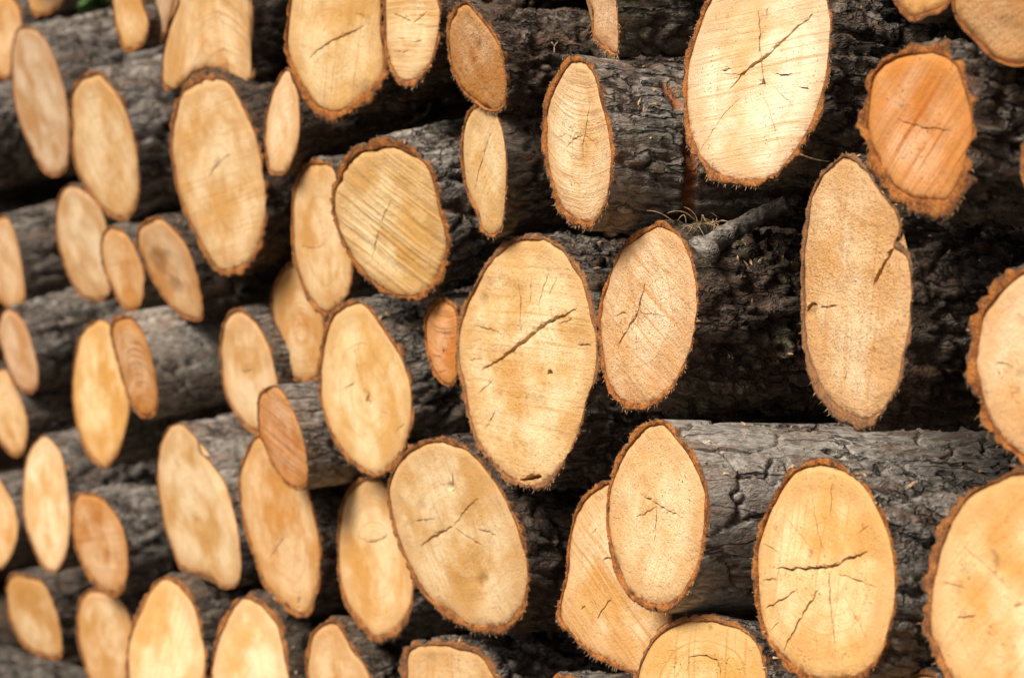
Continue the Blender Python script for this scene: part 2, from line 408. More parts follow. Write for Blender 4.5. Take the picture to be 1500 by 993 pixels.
    o_e = mesh_obj('bark_edge', np.vstack([VE, lip]), np.vstack([fe, seam]), [EDGE], root,
                   {'across': np.r_[np.concatenate(acr), np.zeros(N)]})
    setp(o_b, crackle=.25 if L.get('bark') == 'smooth' else (.55 if L.get('bark') == 'fine' else 1.), seed=float(seed % 97), grey=float(L.get('grey', .5)), moss=float(L.get('moss', .15)))
    setp(o_e, seed=float(seed % 97), edge_grey=float(L.get('eg', .15)))
    # ---- sawn face with real cracks
    sp = {2: .0034, 1: .0055, 0: .012}[hero]
    nin = max(32, int(per / (sp * .8))); poly = resample(inn, nin)[0]
    pith = np.array(px2loc(*L['pith'])) if 'pith' in L else area_c(poly)[1] + rs.uniform(-.008, .008, 2)
    lo, hi = poly.min(0), poly.max(0)
    gx, gy = np.meshgrid(np.arange(lo[0], hi[0], sp), np.arange(lo[1], hi[1], sp * .866))
    gx[1::2] += sp / 2
    q = np.stack([gx.ravel(), gy.ravel()], 1) + rs.uniform(-.25, .25, (gx.size, 2)) * sp
    q = q[inside(q, poly)]
    dmin = np.min(np.linalg.norm(q[:, None] - poly[None], axis=2), axis=1) if len(q) else np.zeros(0)
    q = q[dmin > sp * .5]
    segs = []                                                              # centre lines: (x0,z0,x1,z1,hw0,hw1,depth)
    cr = [([px2loc(*p) for p in pts], wd * wpx * (1.4 if wd < 3 else 1.2)) for pts, wd in L.get('cracks', [])]
    for _ in range(L.get('checks', 0)):
        t = rs.uniform(-math.pi, math.pi); Rm = math.sqrt(abs(area_c(poly)[0]) / math.pi)
        r0 = rs.uniform(.1, .75) * Rm; r1 = r0 + rs.uniform(.12, .4) * Rm; t2 = t + rs.uniform(-.12, .12)
        r1 = min(r1, Rm * .97)
        cr.append(([pith + r0 * np.array([math.cos(t), math.sin(t)]), pith + r1 * np.array([math.cos(t2), math.sin(t2)])], rs.uniform(.0002, .0004)))
    V2 = [tuple(p) for p in poly]; E2 = [(k, (k + 1) % nin) for k in range(nin)]
    for pts, wd in cr:
        pts = np.array(pts, float); s = np.r_[0, np.cumsum(np.linalg.norm(np.diff(pts, axis=0), axis=1))]
        n = max(4, int(s[-1] / .0028)); t = np.linspace(0, s[-1], n + 1)
        c = np.stack([np.interp(t, s, pts[:, 0]), np.interp(t, s, pts[:, 1])], 1)
        tg = np.gradient(c, axis=0); tg /= np.linalg.norm(tg, axis=1, keepdims=True) + 1e-9; nm = np.stack([-tg[:, 1], tg[:, 0]], 1)
        c[1:-1] += nm[1:-1] * (rs.randn(n - 1) * min(.0005, .25 * wd + .0002))[:, None]
        ok = inside(c, poly); open0 = not ok[0]
        if not ok.all():
            idx = np.where(ok)[0]
            if len(idx) < 4: continue
            c = c[idx[0]:idx[-1] + 1]; nm = nm[idx[0]:idx[-1] + 1]
        n = len(c) - 1
        u = np.linspace(0, 1, n + 1); prof = np.sin(np.pi * np.clip(u, .0, 1)) ** .45
        hw = .5 * wd * prof * (1 + .35 * rs.uniform(-1, 1, n + 1)); hw[0] = hw[-1] = 0
        if open0: hw[1:n // 2] = .5 * wd
        hw = np.maximum(hw, 0)
        dp = np.minimum(.022, wd * 5 + .001) * prof
        k0 = len(V2)
        V2 += [tuple(p) for p in c]; E2 += [(k0 + k, k0 + k + 1) for k in range(n)]
        for sgn in (-1, 1):
            k1 = len(V2); e = c[1:-1] + nm[1:-1] * (sgn * hw[1:-1])[:, None]
            V2 += [tuple(p) for p in e]
            E2 += [(k0, k1)] + [(k1 + k, k1 + k + 1) for k in range(len(e) - 1)] + [(k1 + len(e) - 1, k0 + n)]
        for k in range(n): segs.append((*c[k], *c[k + 1], hw[k], hw[k + 1], dp[k], dp[k + 1]))
        if len(q):
            d = np.min(np.linalg.norm(q[:, None] - c[None], axis=2), axis=1); q = q[d > max(wd * .75, .0012)]
    V2 += [tuple(p) for p in q]
    vo, eo, fo, _, _, _ = delaunay_2d_cdt([Vector(v) for v in V2], E2, [], 1, 1e-6, False)
    vo = np.array([tuple(v) for v in vo]); fo = np.array([list(f) for f in fo])
    dep = np.zeros(len(vo)); crk = np.zeros(len(vo))
    if segs:
        S = np.array(segs); A, B = S[:, :2], S[:, 2:4]; AB = B - A
        for c0 in range(0, len(vo), 4000):
            X = vo[c0:c0 + 4000]
            t = np.clip(((X[:, None] - A) * AB).sum(2) / ((AB ** 2).sum(1) + 1e-15), 0, 1)
            d = np.linalg.norm(X[:, None] - (A + t[..., None] * AB), axis=2)
            hw = S[:, 4] + (S[:, 5] - S[:, 4]) * t
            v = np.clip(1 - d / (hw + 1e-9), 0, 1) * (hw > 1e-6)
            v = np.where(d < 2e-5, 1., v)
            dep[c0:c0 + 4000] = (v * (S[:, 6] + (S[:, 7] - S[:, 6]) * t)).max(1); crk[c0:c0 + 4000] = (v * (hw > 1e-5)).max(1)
    rel = vo - pith; th = np.arctan2(rel[:, 1], rel[:, 0]); rr = np.linalg.norm(rel, axis=1)
    po = poly - pith; pt = np.arctan2(po[:, 1], po[:, 0]); pr_ = np.linalg.norm(po, axis=1); o_ = np.argsort(pt)
    Rt = np.interp(th, pt[o_], pr_[o_], period=2 * math.pi); Rm = pr_.mean(); rho = np.clip(rr / Rt, 0, 1)
    ux = L.get('saw', (rs.uniform(60, 120), .4))
    p0 = np.array(px2loc(*L['cpx'])) if 'cpx' in L else np.zeros(2)
    if 'cpx' in L:
        aa = math.radians(ux[0]); p1 = np.array(px2loc(L['cpx'][0] + 10 * math.cos(aa), L['cpx'][1] - 10 * math.sin(aa)))
    else: p1 = p0 + [math.cos(ux[0]), math.sin(ux[0])]
    dv = (p1 - p0) / np.linalg.norm(p1 - p0); du = np.array([-dv[1], dv[0]])
    uu, vv = rel @ du, rel @ dv; uu = uu + L.get('bow', 0.) * vv ** 2 + .0015 * fbm(np.c_[vo / .03, vo[:, 0] * 0], 2, seed)
    fz = L.get('fuzz', .25)
    q3 = np.c_[vo, np.full(len(vo), seed * .13)]
    yd = dep + fbm(q3 / .02, 3, seed + 20) * (.0007 + .0012 * fz) + fbm(np.c_[uu / .006, vv / .09, uu * 0 + seed], 2, seed) * .0009 * ux[1]
    yd += fbm(q3 / .006, 2, seed + 22) * .0006 * (fz + .3)
    st = np.zeros(len(vo))
    for (kx, ky, rx, ry, rot, amt) in L.get('knots', []):
        c = np.array(px2loc(kx, ky)); aa = math.radians(rot)
        e1 = np.array(px2loc(kx + rx * math.cos(aa), ky - rx * math.sin(aa))) - c
        e2 = np.array(px2loc(kx - ry * math.sin(aa), ky - ry * math.cos(aa))) - c
        M = np.linalg.inv(np.stack([e1, e2], 1)); w_ = (vo - c) @ M.T
        r_ = np.linalg.norm(w_, axis=1) + .35 * fbm(q3 / .004, 2, seed + 30)
        s_ = amt * (1 - sstep(.55, 1.25, r_)); st = np.maximum(st, s_)
        yd += .0022 * s_
    for (kx, ky, nx_, ny_, stp) in L.get('ledges', []):      # a step in the cut: pixels on one side of a line sit deeper
        c = np.array(px2loc(kx, ky)); d_ = np.array(px2loc(kx + nx_ * 10, ky + ny_ * 10)) - c; d_ /= np.linalg.norm(d_)
        yd += stp * sstep(-.0025, .0025, (vo - c) @ d_ + .004 * fbm(q3 / .012, 2, seed + 33))
    yd += .0012 * sstep(.004, 0, (1 - rho) * Rm)
    VF = np.stack([vo[:, 0], yd + yo(vo[:, 0], vo[:, 1]), vo[:, 1]], -1)
    # orient towards the camera (-y) and add a skirt down the rim
    tri = fo; e1 = vo[tri[:, 1]] - vo[tri[:, 0]]; e2 = vo[tri[:, 2]] - vo[tri[:, 0]]
    flip = (e1[:, 0] * e2[:, 1] - e1[:, 1] * e2[:, 0]) < 0; tri[flip] = tri[flip][:, ::-1]
    n0 = len(VF); rimv = np.array([int(np.argmin(((vo - p) ** 2).sum(1))) for p in poly])
    sk = VF[rimv] + [0, .005, 0]; k = np.arange(nin); k2 = (k + 1) % nin
    s1 = np.stack([rimv[k], n0 + k, rimv[k2]], 1); s2 = np.stack([rimv[k2], n0 + k, n0 + k2], 1)
    ext = lambda v: np.r_[v, v[rimv]]
    o_f = mesh_obj('cut_face', np.vstack([VF, sk]), np.vstack([tri, s1, s2]), [WOOD], root,
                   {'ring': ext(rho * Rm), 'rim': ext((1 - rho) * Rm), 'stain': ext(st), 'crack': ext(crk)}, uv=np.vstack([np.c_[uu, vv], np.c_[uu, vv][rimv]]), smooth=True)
    o_f.data.polygons.foreach_set('use_smooth', ~(np.r_[crk[tri].max(1) > 0, np.zeros(len(s1) * 2, bool)]))
    bc = lin(L.get('col', (226, 186, 128)))
    setp(o_f, seed=float(seed % 97), base=[min(.9, c * ALB) for c in bc], saw_amount=float(ux[1]), fuzz=float(fz), ring_amount=float(L.get('rings', .5)))
    # ---- torn fibres round the cut
    nfb = L.get('fibres', {2: 120, 1: 0, 0: 0}[hero])
    if nfb:
        k = rs.randint(0, N, nfb); src = np.where(rs.rand(nfb)[:, None] < .55, edge[k], inn[k] + (edge[k] - inn[k]) * rs.rand(nfb)[:, None])
        low = np.sin(ang[k]); ln = rs.uniform(.0006, .0022, nfb) * (1 + .8 * (low < -.2)) * L.get('flen', 1.)
        d = np.c_[nrm0[k] * rs.uniform(.1, 1., (nfb, 1)) + rs.randn(nfb, 2) * .5, rs.uniform(-.9, .2, nfb)]; d[:, 1] -= .4
        d /= np.linalg.norm(d, axis=1, keepdims=True)
        wv_ = rs.randn(nfb, 3); wv_ /= np.linalg.norm(wv_, axis=1, keepdims=True); wv_ *= rs.uniform(.00012, .0004, (nfb, 1))
        s0 = np.c_[src[:, 0], yo(src[:, 0], src[:, 1]) + .0002, src[:, 1]]
        d3 = np.c_[d[:, 0], d[:, 2], d[:, 1]] * ln[:, None]
        w2 = np.cross(wv_, d3); w2 = w2 / (np.linalg.norm(w2, axis=1, keepdims=True) + 1e-12) * .0002
        VV = np.stack([s0 + wv_, s0 - wv_ * .5 + w2, s0 - wv_ * .5 - w2, s0 + d3], 1).reshape(-1, 3)
        b = np.arange(nfb)[:, None] * 4
        FF = np.concatenate([b + [0, 1, 3], b + [1, 2, 3], b + [2, 0, 3]])
        o_x = mesh_obj('torn_fibres', VV, FF, [FIBRE], root, smooth=False); o_x['kind'] = 'stuff'
    TRIS[0] += len(faces) * 2 + len(fe) * 2 + len(tri)
    return o_f

INFO = {}
def build_log(key, L):
    L = dict(L); pts = catmull(L['out'])
    A, c = area_c(pts); L['cpx'] = tuple(c)
    d = ray(*c); ry = rgt - d * np.dot(rgt, d); ry /= np.linalg.norm(ry); uy = np.cross(ry, d)
    P0 = hit(*c, np.array([0, -L.get('p', 0.) / 130, 0]), np.array([0, 1., 0]))
    rexp = d[1]                                                     # cosine between ray and +y
    q = pts - c; cov = q.T @ q / len(q); ev, evec = np.linalg.eigh(cov); r = math.sqrt(ev[0] / ev[1]); mv = evec[:, 0]
    if mv[0] < 0: mv = -mv
    phm = math.degrees(math.atan2(-mv[1], mv[0]))
    sl = L.get('slope', float(np.interp(c[0], [0, 400, 700, 1000, 1300], [13, 10, 7, 1, -3])))
    k = L.get('trust', .7)
    phf = sl + k * float(np.clip(phm - sl, -22, 22)); rf = float(np.clip(rexp + k * (r - rexp), rexp - .2, rexp + .2))
    rf = min(max(rf, .22), .9)
    def axis(ca, ph):
        ph = math.radians(ph); return ca * d + math.sqrt(1 - ca * ca) * (math.cos(ph) * ry + math.sin(ph) * uy)
    a = axis(rexp + .35 * (rf - rexp), sl); nf = axis(rf, phf)
    Z = np.array([0, 0, 1.]); Z = Z - a * np.dot(Z, a); Z /= np.linalg.norm(Z); X = np.cross(a, Z)
    M = np.stack([X, a, Z], 1)                                       # local -> world
    nl = M.T @ nf
    yo = lambda x, z: -(nl[0] * x + nl[2] * z) / nl[1]
    loc3 = lambda x, y: M.T @ (hit(x, y, P0, nf) - P0)
    px2 = lambda x, y: (lambda v: (v[0], v[2]))(loc3(x, y))
    loc = np.array([px2(*p) for p in pts])
    if area_c(loc)[0] < 0: loc = loc[::-1]
    dist = np.linalg.norm(P0 - CAM)
    root = bpy.data.objects.new('log', None); sc.collection.objects.link(root)
    root.empty_display_size = .05
    root.matrix_world = Matrix([[*M[r_], P0[r_]] for r_ in range(3)] + [[0, 0, 0, 1]])
    root['label'] = L['label']; root['category'] = 'log'; root['group'] = 'cut logs in the stack'
    core(key, L, root, loc, yo, px2, dist / F_PX)
    R = math.sqrt(abs(area_c(loc)[0]) / math.pi)
    INFO[key] = (P0, R, M, yo, L, c, px2)
    return root
# ------------------------------------------------------------------ the logs, outlines in photograph pixels
ALB = 0.92
LOGS = {}
def log(key, out, label, **k): LOGS[key] = dict(out=out, label=label, **k)
def ell(cx, cy, rx, ry, rot=0, n=18, wob=.04, seed=0):
    r = random.Random(seed); a = math.radians(rot); o = []
    for i in range(n):
        t = 2 * math.pi * i / n; x, y = rx * math.cos(t), ry * math.sin(t); f = 1 + r.uniform(-wob, wob)
        o.append((cx + f * (x * math.cos(a) - y * math.sin(a)), cy + f * (x * math.sin(a) + y * math.cos(a))))
    return o
log('l1', [(-30,60),(-18,0),(5,-14),(25,0),(34,35),(30,80),(14,118),(0,116),(-20,100)], 'honey-coloured log end cut off by the left edge at the very top corner', col=(222,172,108), p=0, t=.006)
log('l0b', [(33,-20),(92,-24),(90,10),(62,26),(45,25),(35,10)], 'pale log end above the long grey log in the top left corner', col=(232,190,132), p=-3)
log('l2', [(34,38),(24,45),(17,68),(16,103),(19,144),(29,181),(45,219),(62,250),(74,259),(89,258),(99,246),(102,219),(102,178),(98,144),(91,116),(79,82),(65,55),(48,40)],
    'tall dull beige log end with greyish top, below the top left corner', col=(214,176,136), p=2, t=.003, grey=.85, bark='plate', saw=(80,.1))
log('l3', [(130,103),(116,110),(106,127),(102,151),(103,185),(104,219),(113,253),(127,281),(144,305),(161,320),(178,325),(192,320),(202,301),(206,274),(205,240),(199,205),(188,171),(175,140),(161,120),(147,106)],
    'leaning oval log end right of the dull beige one, brown rim at its top', col=(232,192,134), p=5, t=.005, tt=1.5, grey=.8, bark='plate')
log('l4', [(162,-20),(163,0),(166,27),(173,55),(180,74),(187,80),(199,76),(211,67),(219,45),(218,25),(210,5),(205,-25),(185,-45)],
    'small pointed yellow log end at the top edge, left of the greyish wedge', col=(234,184,112), p=6, t=.004)
log('l5', [(200,-25),(255,-25),(257,5),(248,35),(242,55),(233,64),(226,50),(219,30),(208,8)],
    'greyish brown wedge-shaped log end squeezed in at the top edge', col=(196,158,120), p=4, t=.003, saw=(60,.5))
log('l6', [(262,-30),(260,0),(253,20),(246,45),(241,65),(237,86),(236,113),(239,130),(245,134),(253,132),(264,125),(274,116),(284,107),(298,102),(318,101),(336,103),(346,117),(360,123),(372,118),(373,106),(370,86),(372,58),(372,27),(370,0),(360,-35),(310,-55)],
    'broad log end with a torn, notched lower edge at the top of the frame', col=(232,192,136), p=5, t=.0025, tb=.5, hin=30, saw=(25,.7), bow=8., grey=.25, bark='rough', trust=.3, ledges=[(330,60,.9,-.3,-.004)])
log('l7', [(291,107),(274,117),(260,137),(252,161),(248,192),(247,219),(252,253),(260,284),(269,315),(281,340),(290,360),(303,388),(317,402),(331,408),(347,406),(364,396),(378,377),(387,352),(391,325),(392,290),(389,255),(385,225),(378,200),(370,175),(358,150),(345,128),(330,113),(310,107)],
    'large tall oval log end with orange-brown rim below the torn-edged one', col=(234,194,136), p=5.5, t=.007, tt=1.2, grey=.2, bark='rough', saw=(20,.35), knots=[(318,240,10,5,60,.35),(330,385,4,3,0,.6)],
    cracks=[([(305,262),(311,250),(322,236)],1.6),([(318,240),(338,225)],1.2)])
log('l8', [(419,98),(406,116),(394,147),(387,178),(387,205),(390,233),(394,254),(404,259),(416,258),(428,240),(437,212),(440,178),(438,144),(430,112)],
    'small slim pale log end tucked under the left side of the big orange-rimmed one', col=(234,198,150), p=7, t=.0025, saw=(50,.4), grey=.2)
log('l9', [(425,-30),(422,0),(417,34),(415,68),(420,96),(429,120),(441,147),(458,168),(482,180),(506,173),(530,161),(554,140),(568,113),(569,86),(563,51),(561,0),(550,-30),(500,-60),(450,-55)],
    'large yellow log end with thick orange-brown lower rim, at the top of the frame', col=(240,200,134), p=9, t=.0055, tb=1.9, hero=2, saw=(82,.5), eg=.0, grey=.15, bark='rough',
    cracks=[([(451,86),(468,73),(486,60),(510,50),(534,40)],2.0),([(536,24),(520,20)],1.2)], knots=[(530,130,16,8,60,.22),(470,140,14,7,120,.15)], checks=3)
log('l10', [(563,-25),(561,34),(561,68),(568,99),(578,120),(588,133),(602,132),(619,120),(633,99),(640,79),(645,51),(647,20),(645,0),(630,-30),(595,-45)],
    'pale log end with fine horizontal cracks beside the large yellow one', col=(240,204,148), p=8, t=.0045, tb=1.5, hero=2, saw=(3,.7), grey=.15, bark='rough',
    cracks=[([(575,20),(592,27),(605,34)],1.8),([(605,34),(616,26),(626,17)],1.4),([(580,55),(596,58)],1.),([(575,75),(590,77),(600,73)],1.),([(606,62),(622,58)],1.)])
log('l11', [(612,-20),(616,0),(622,8),(630,13),(640,10),(648,3),(648,-20),(630,-30)], 'tiny log end just dipping into the frame beside the dark brown one', col=(226,180,130), p=2, t=.003)
log('l12', [(675,-2),(660,14),(653,34),(653,65),(659,99),(671,127),(691,151),(708,164),(725,169),(739,161),(744,137),(742,103),(737,72),(725,45),(708,24),(695,8),(684,0)],
    'dark brown weathered leaning log end near the top', col=(204,142,66), p=9, t=.0045, tt=1.6, hero=2, saw=(120,.3), fuzz=.9, grey=.3, bark='rough', eg=.1, rings=.2, knots=[(700,68,9,4,100,.5),(692,90,5,3,30,.5)], slope=-4, fibres=260)
log('l13', [(700,152),(688,160),(681,175),(676,199),(674,226),(676,253),(684,284),(695,308),(703,325),(703,338),(715,347),(728,346),(737,330),(741,300),(743,270),(743,235),(740,208),(733,180),(722,158)],
    'narrow pale log end with one long diagonal crack, under the dark brown one', col=(238,202,142), p=7, t=.0025, hero=2, fuzz=.4, saw=(70,.3), grey=.3, bark='smooth', moss=.25,
    cracks=[([(724,185),(716,205),(708,226),(701,252),(695,281)],1.5)], rings=.2)
log('l14', [(839,80),(824,87),(815,106),(801,134),(793,164),(793,212),(798,247),(806,270),(813,301),(825,322),(842,332),(860,337),(877,322),(890,298),(899,260),(900,212),(895,178),(887,147),(880,120),(866,92),(853,82)],
    'slim log end with strong growth rings and mossy brown left rim', col=(240,206,156), p=9, t=.0055, tt=1.5, hero=2, saw=(-12,.85), bow=-5., fuzz=.5, rings=1., grey=.5, moss=.5, bark='fine', slope=-5, eg=.05,
    cracks=[([(863,137),(862,170),(857,202),(854,240)],1.5),([(829,216),(842,204),(856,197)],1.8),([(856,197),(868,208),(880,223)],1.3),([(816,200),(832,198)],1.)],
    scar=[(-75,20,.062,.0055),(32,60,.056,.005)], fibres=300)
log('l15', [(845,-40),(861,0),(868,20),(867,45),(873,62),(887,75),(898,82),(905,80),(907,45),(904,0),(900,-40),(872,-60)],
    'splintery log end seen nearly edge-on at the top of the frame', col=(232,188,142), p=5, t=.002, hero=2, saw=(85,.6), fuzz=.8, grey=.35, moss=.5, bark='fine', slope=-3, fibres=300, flen=1.5)
log('l16', [(1050,-25),(1034,0),(1024,20),(1014,51),(1003,75),(998,110),(998,151),(1002,188),(1009,219),(1024,240),(1034,260),(1055,270),(1079,274),(1096,276),(1120,270),(1147,253),(1171,229),(1192,192),(1205,164),(1216,113),(1220,51),(1219,17),(1216,0),(1200,-30),(1160,-48),(1100,-45)],
    'largest, palest log end, at the top, with one long straight diagonal crack', col=(244,220,182), p=4, t=.0045, tb=1.5, hero=2, saw=(12,.65), fuzz=.25, grey=.35, moss=.4, bark='plate', pith=(1118,122), slope=-3,
    cracks=[([(1067,132),(1089,106),(1110,91),(1130,77),(1161,46),(1192,20)],4.2),([(1110,10),(1112,38),(1111,65),(1116,92),(1118,118)],2.),([(1110,124),(1118,121),(1121,130)],4.5),
            ([(1116,132),(1130,171),(1144,219)],1.6),([(1132,128),(1148,142),(1166,159)],1.3),([(1133,109),(1149,111),(1164,109)],1.8),([(1169,127),(1187,132)],1.6),([(1056,103),(1072,101)],1.8),([(1085,142),(1062,166),(1045,190),(1025,222)],.9),([(1120,30),(1127,10)],1.)],
    knots=[(1024,93,3,2,0,.8),(1064,23,2,2,0,.8),(1035,160,3,1.5,0,.6),(1110,215,22,7,10,.10)], checks=3, fibres=220)
log('l17', [(1356,56),(1329,63),(1301,79),(1281,92),(1270,106),(1265,128),(1260,150),(1254,166),(1252,185),(1257,204),(1264,222),(1269,247),(1281,271),(1298,291),(1318,308),(1339,316),(1363,316),(1387,316),(1404,295),(1421,267),(1426,223),(1437,199),(1432,171),(1428,137),(1416,103),(1401,79),(1387,65),(1370,56)],
    'bright orange log end with diagonal saw lines and ragged bark, upper right', col=(222,150,76), p=9, t=.0078, tt=.9, hero=2, saw=(58,1.), fuzz=.2, grey=.4, bark='rough', eg=.0, slope=-6, knots=[(1385,258,12,9,30,.12)],
    cracks=[([(1313,173),(1334,182),(1356,188),(1378,189),(1399,193)],1.7)])
log('l18', [(1300,-30),(1306,0),(1315,17),(1329,31),(1342,34),(1363,27),(1380,17),(1391,5),(1396,-30),(1350,-50)],
    'small honey log end at the top edge, left of the corner', col=(226,172,98), p=6, t=.003, eg=.1)
log('l19', [(1390,-40),(1394,0),(1399,27),(1411,45),(1428,62),(1445,82),(1469,96),(1493,99),(1530,85),(1555,40),(1550,-30),(1500,-65),(1430,-65)],
    'ochre log end with dark knots in the top right corner', col=(214,158,92), p=8, t=.0015, fuzz=.5, saw=(30,.3), knots=[(1478,22,9,7,20,.5),(1460,10,7,5,0,.35),(1425,50,16,8,40,.3),(1488,45,6,9,0,.3)], rings=.9)
log('l20', [(1240,224),(1219,236),(1202,253),(1188,277),(1181,308),(1175,345),(1172,381),(1173,433),(1174,484),(1180,535),(1192,570),(1210,597),(1230,621),(1254,630),(1278,625),(1295,604),(1316,570),(1326,535),(1336,484),(1338,433),(1336,385),(1328,364),(1312,352),(1322,338),(1318,315),(1308,298),(1290,275),(1275,250),(1262,235)],
    'tallest log end, a fused double trunk with a notch in its right side', col=(244,200,144), p=5, t=.0035, tb=1.9, hero=2, saw=(84,.5), fuzz=1., harm=5, hin=22, grey=.3, bark='plate', eg=.7, slope=-5, trust=.6, rings=.15, res=.002,
    cracks=[([(1334,342),(1316,353),(1303,372),(1290,395),(1278,420)],6.),([(1178,456),(1192,443),(1199,450)],4.),([(1199,450),(1213,449),(1227,446)],2.),([(1240,540),(1236,570)],1.5)],
    knots=[(1186,455,12,6,20,.55),(1240,375,3,14,0,.3),(1247,340,4,20,5,.25),(1232,365,4,10,0,.3),(1262,270,3,14,0,.2)], fibres=160)
log('l21', [(1500,381),(1470,398),(1449,419),(1432,440),(1422,467),(1418,491),(1415,522),(1410,542),(1415,559),(1429,583),(1437,614),(1453,638),(1470,659),(1490,680),(1520,700),(1560,690),(1600,640),(1620,560),(1615,480),(1590,410),(1550,380)],
    'pale log end with thick orange bark cut off by the right edge at mid height', col=(240,198,146), p=9, t=.0065, hero=2, saw=(70,.2), fuzz=.4, eg=.0,
    cracks=[([(1456,532),(1472,534),(1487,537)],1.4)], knots=[(1445,574,5,3,20,.4),(1470,572,5,3,0,.4),(1490,570,4,3,0,.4),(1492,545,4,6,30,.5),(1510,560,6,5,0,.4),(1495,470,12,9,0,.3)])
log('l22', [(1497,205),(1494,240),(1497,278),(1520,300),(1550,280),(1560,240),(1545,200),(1520,190)], 'sliver of a pale log end at the right edge below the corner', col=(238,186,128), p=9, t=.004)
log('l23', [(742,350),(725,364),(708,388),(698,405),(688,429),(674,453),(667,481),(667,515),(669,542),(674,577),(681,604),(691,638),(700,660),(718,678),(735,702),(745,710),(766,714),(790,719),(804,714),(821,691),(837,664),(849,640),(866,583),(878,549),(878,508),(876,474),(869,443),(859,409),(842,381),(825,357),(804,344),(770,341)],
    'big central log end with a wide diagonal crack across its middle', col=(238,200,138), p=6, t=.0050, tt=1.7, hero=2, saw=(-8,.45), fuzz=.6, rings=.5, grey=.4, bark='rough', eg=.45, pith=(772,520), slope=-2,
    cracks=[([(703,542),(729,529),(760,505),(780,488),(808,469),(828,462),(847,450)],5.2),([(760,402),(761,446),(763,494)],1.4),([(778,402),(775,450)],1.1),([(804,395),(796,424),(787,453)],1.1),([(816,405),(804,433)],1.1),
            ([(695,476),(715,481),(736,488)],1.6),([(700,577),(712,566),(722,554)],1.4),([(710,628),(719,613),(727,599)],1.6),([(842,505),(866,506)],1.7),([(801,549),(807,542),(811,548)],5.),([(759,703),(776,699),(794,698)],6.5),
            ([(684,528),(706,525)],1.),([(800,600),(808,627)],1.),([(817,475),(840,468)],1.2)],
    knots=[(709,440,7,10,20,.40),(807,455,3,5,0,.5),(735,405,5,3,40,.4),(783,583,12,6,10,.22),(770,650,22,3,5,.22),(735,512,16,3,0,.18),(700,660,4,10,30,.3)], checks=5, fibres=300)
log('l24', [(944,331),(923,345),(906,368),(896,392),(882,426),(875,460),(874,494),(877,522),(882,549),(889,573),(906,594),(923,606),(944,604),(964,594),(985,573),(1002,542),(1014,508),(1021,474),(1024,433),(1019,392),(1009,357),(992,337),(975,324),(957,324)],
    'pinkish speckled log end with a red-brown crack, right of the big central one', col=(240,196,144), p=7, t=.0035, tt=1.5, tb=1.9, hero=2, saw=(-48,.7), fuzz=1., rings=.8, grey=.18, moss=.35, bark='rough', pith=(933,455), slope=-3, eg=.0,
    cracks=[([(918,402),(924,427),(932,453)],1.6),([(947,412),(941,433),(934,455),(920,481),(903,512)],2.8),([(933,455),(934,529)],1.),([(899,465),(918,457)],1.3),([(935,457),(978,463)],1.),([(905,515),(914,535)],1.)], knots=[(962,400,9,5,-40,.22),(965,525,6,4,0,.25)], fibres=260)
log('l25', [(964,614),(947,619),(930,629),(916,648),(902,668),(893,700),(888,740),(889,780),(896,822),(905,850),(925,878),(945,892),(968,897),(988,890),(1006,871),(1024,835),(1036,790),(1040,745),(1034,705),(1018,665),(1000,645),(983,622)],
    'orange-rimmed log end with long smooth silver-grey bark to its right', col=(242,200,140), p=11, t=.0045, tt=1.5, tb=1.2, hero=2, saw=(70,.3), fuzz=.6, rings=.3, grey=1., moss=.0, bark='smooth', pith=(962,740), slope=0, len=.9, eg=.0, res=.0016,
    cracks=[([(936,721),(950,730),(962,740),(982,750),(1003,759)],2.2),([(962,740),(960,770),(957,798)],1.5),([(962,741),(945,752),(932,756)],1.4),([(962,738),(955,715)],1.)], fibres=220)
log('l26', [(1193,671),(1169,679),(1148,695),(1135,719),(1119,750),(1109,774),(1104,805),(1101,836),(1104,871),(1107,906),(1119,940),(1135,961),(1152,981),(1172,995),(1200,1004),(1235,1006),(1262,999),(1283,978),(1297,950),(1307,923),(1314,885),(1316,843),(1312,805),(1304,774),(1290,743),(1273,716),(1249,691),(1224,676)],
    'large smooth log end with star-shaped radial cracks, lower right', col=(242,200,132), p=11, t=.0040, tt=1.3, hero=2, saw=(82,.45), fuzz=.25, rings=.8, grey=.65, bark='plate', pith=(1214,831), slope=-5, eg=.0,
    cracks=[([(1136,832),(1173,833),(1214,831),(1228,826),(1242,818),(1273,807)],4.),([(1214,833),(1216,885),(1224,947)],2.),([(1202,857),(1180,892),(1147,954)],2.4),([(1171,861),(1148,876),(1119,891)],1.9),([(1211,823),(1197,771),(1188,712)],1.3),
            ([(1216,764),(1218,702)],1.2),([(1193,807),(1167,777),(1142,747)],1.2),([(1224,839),(1256,850),(1287,859)],1.3),([(1235,871),(1252,904),(1269,937)],1.3),([(1114,793),(1145,811)],1.2),([(1117,850),(1142,847)],1.8),([(1256,781),(1275,768)],1.1),([(1194,925),(1196,955)],1.),([(1128,922),(1141,911)],1.2),([(1130,770),(1144,782)],1.)],
    knots=[(1187,814,3,3,0,.45),(1194,818,2,2,0,.8),(1193,915,12,14,0,.10)], fibres=160)
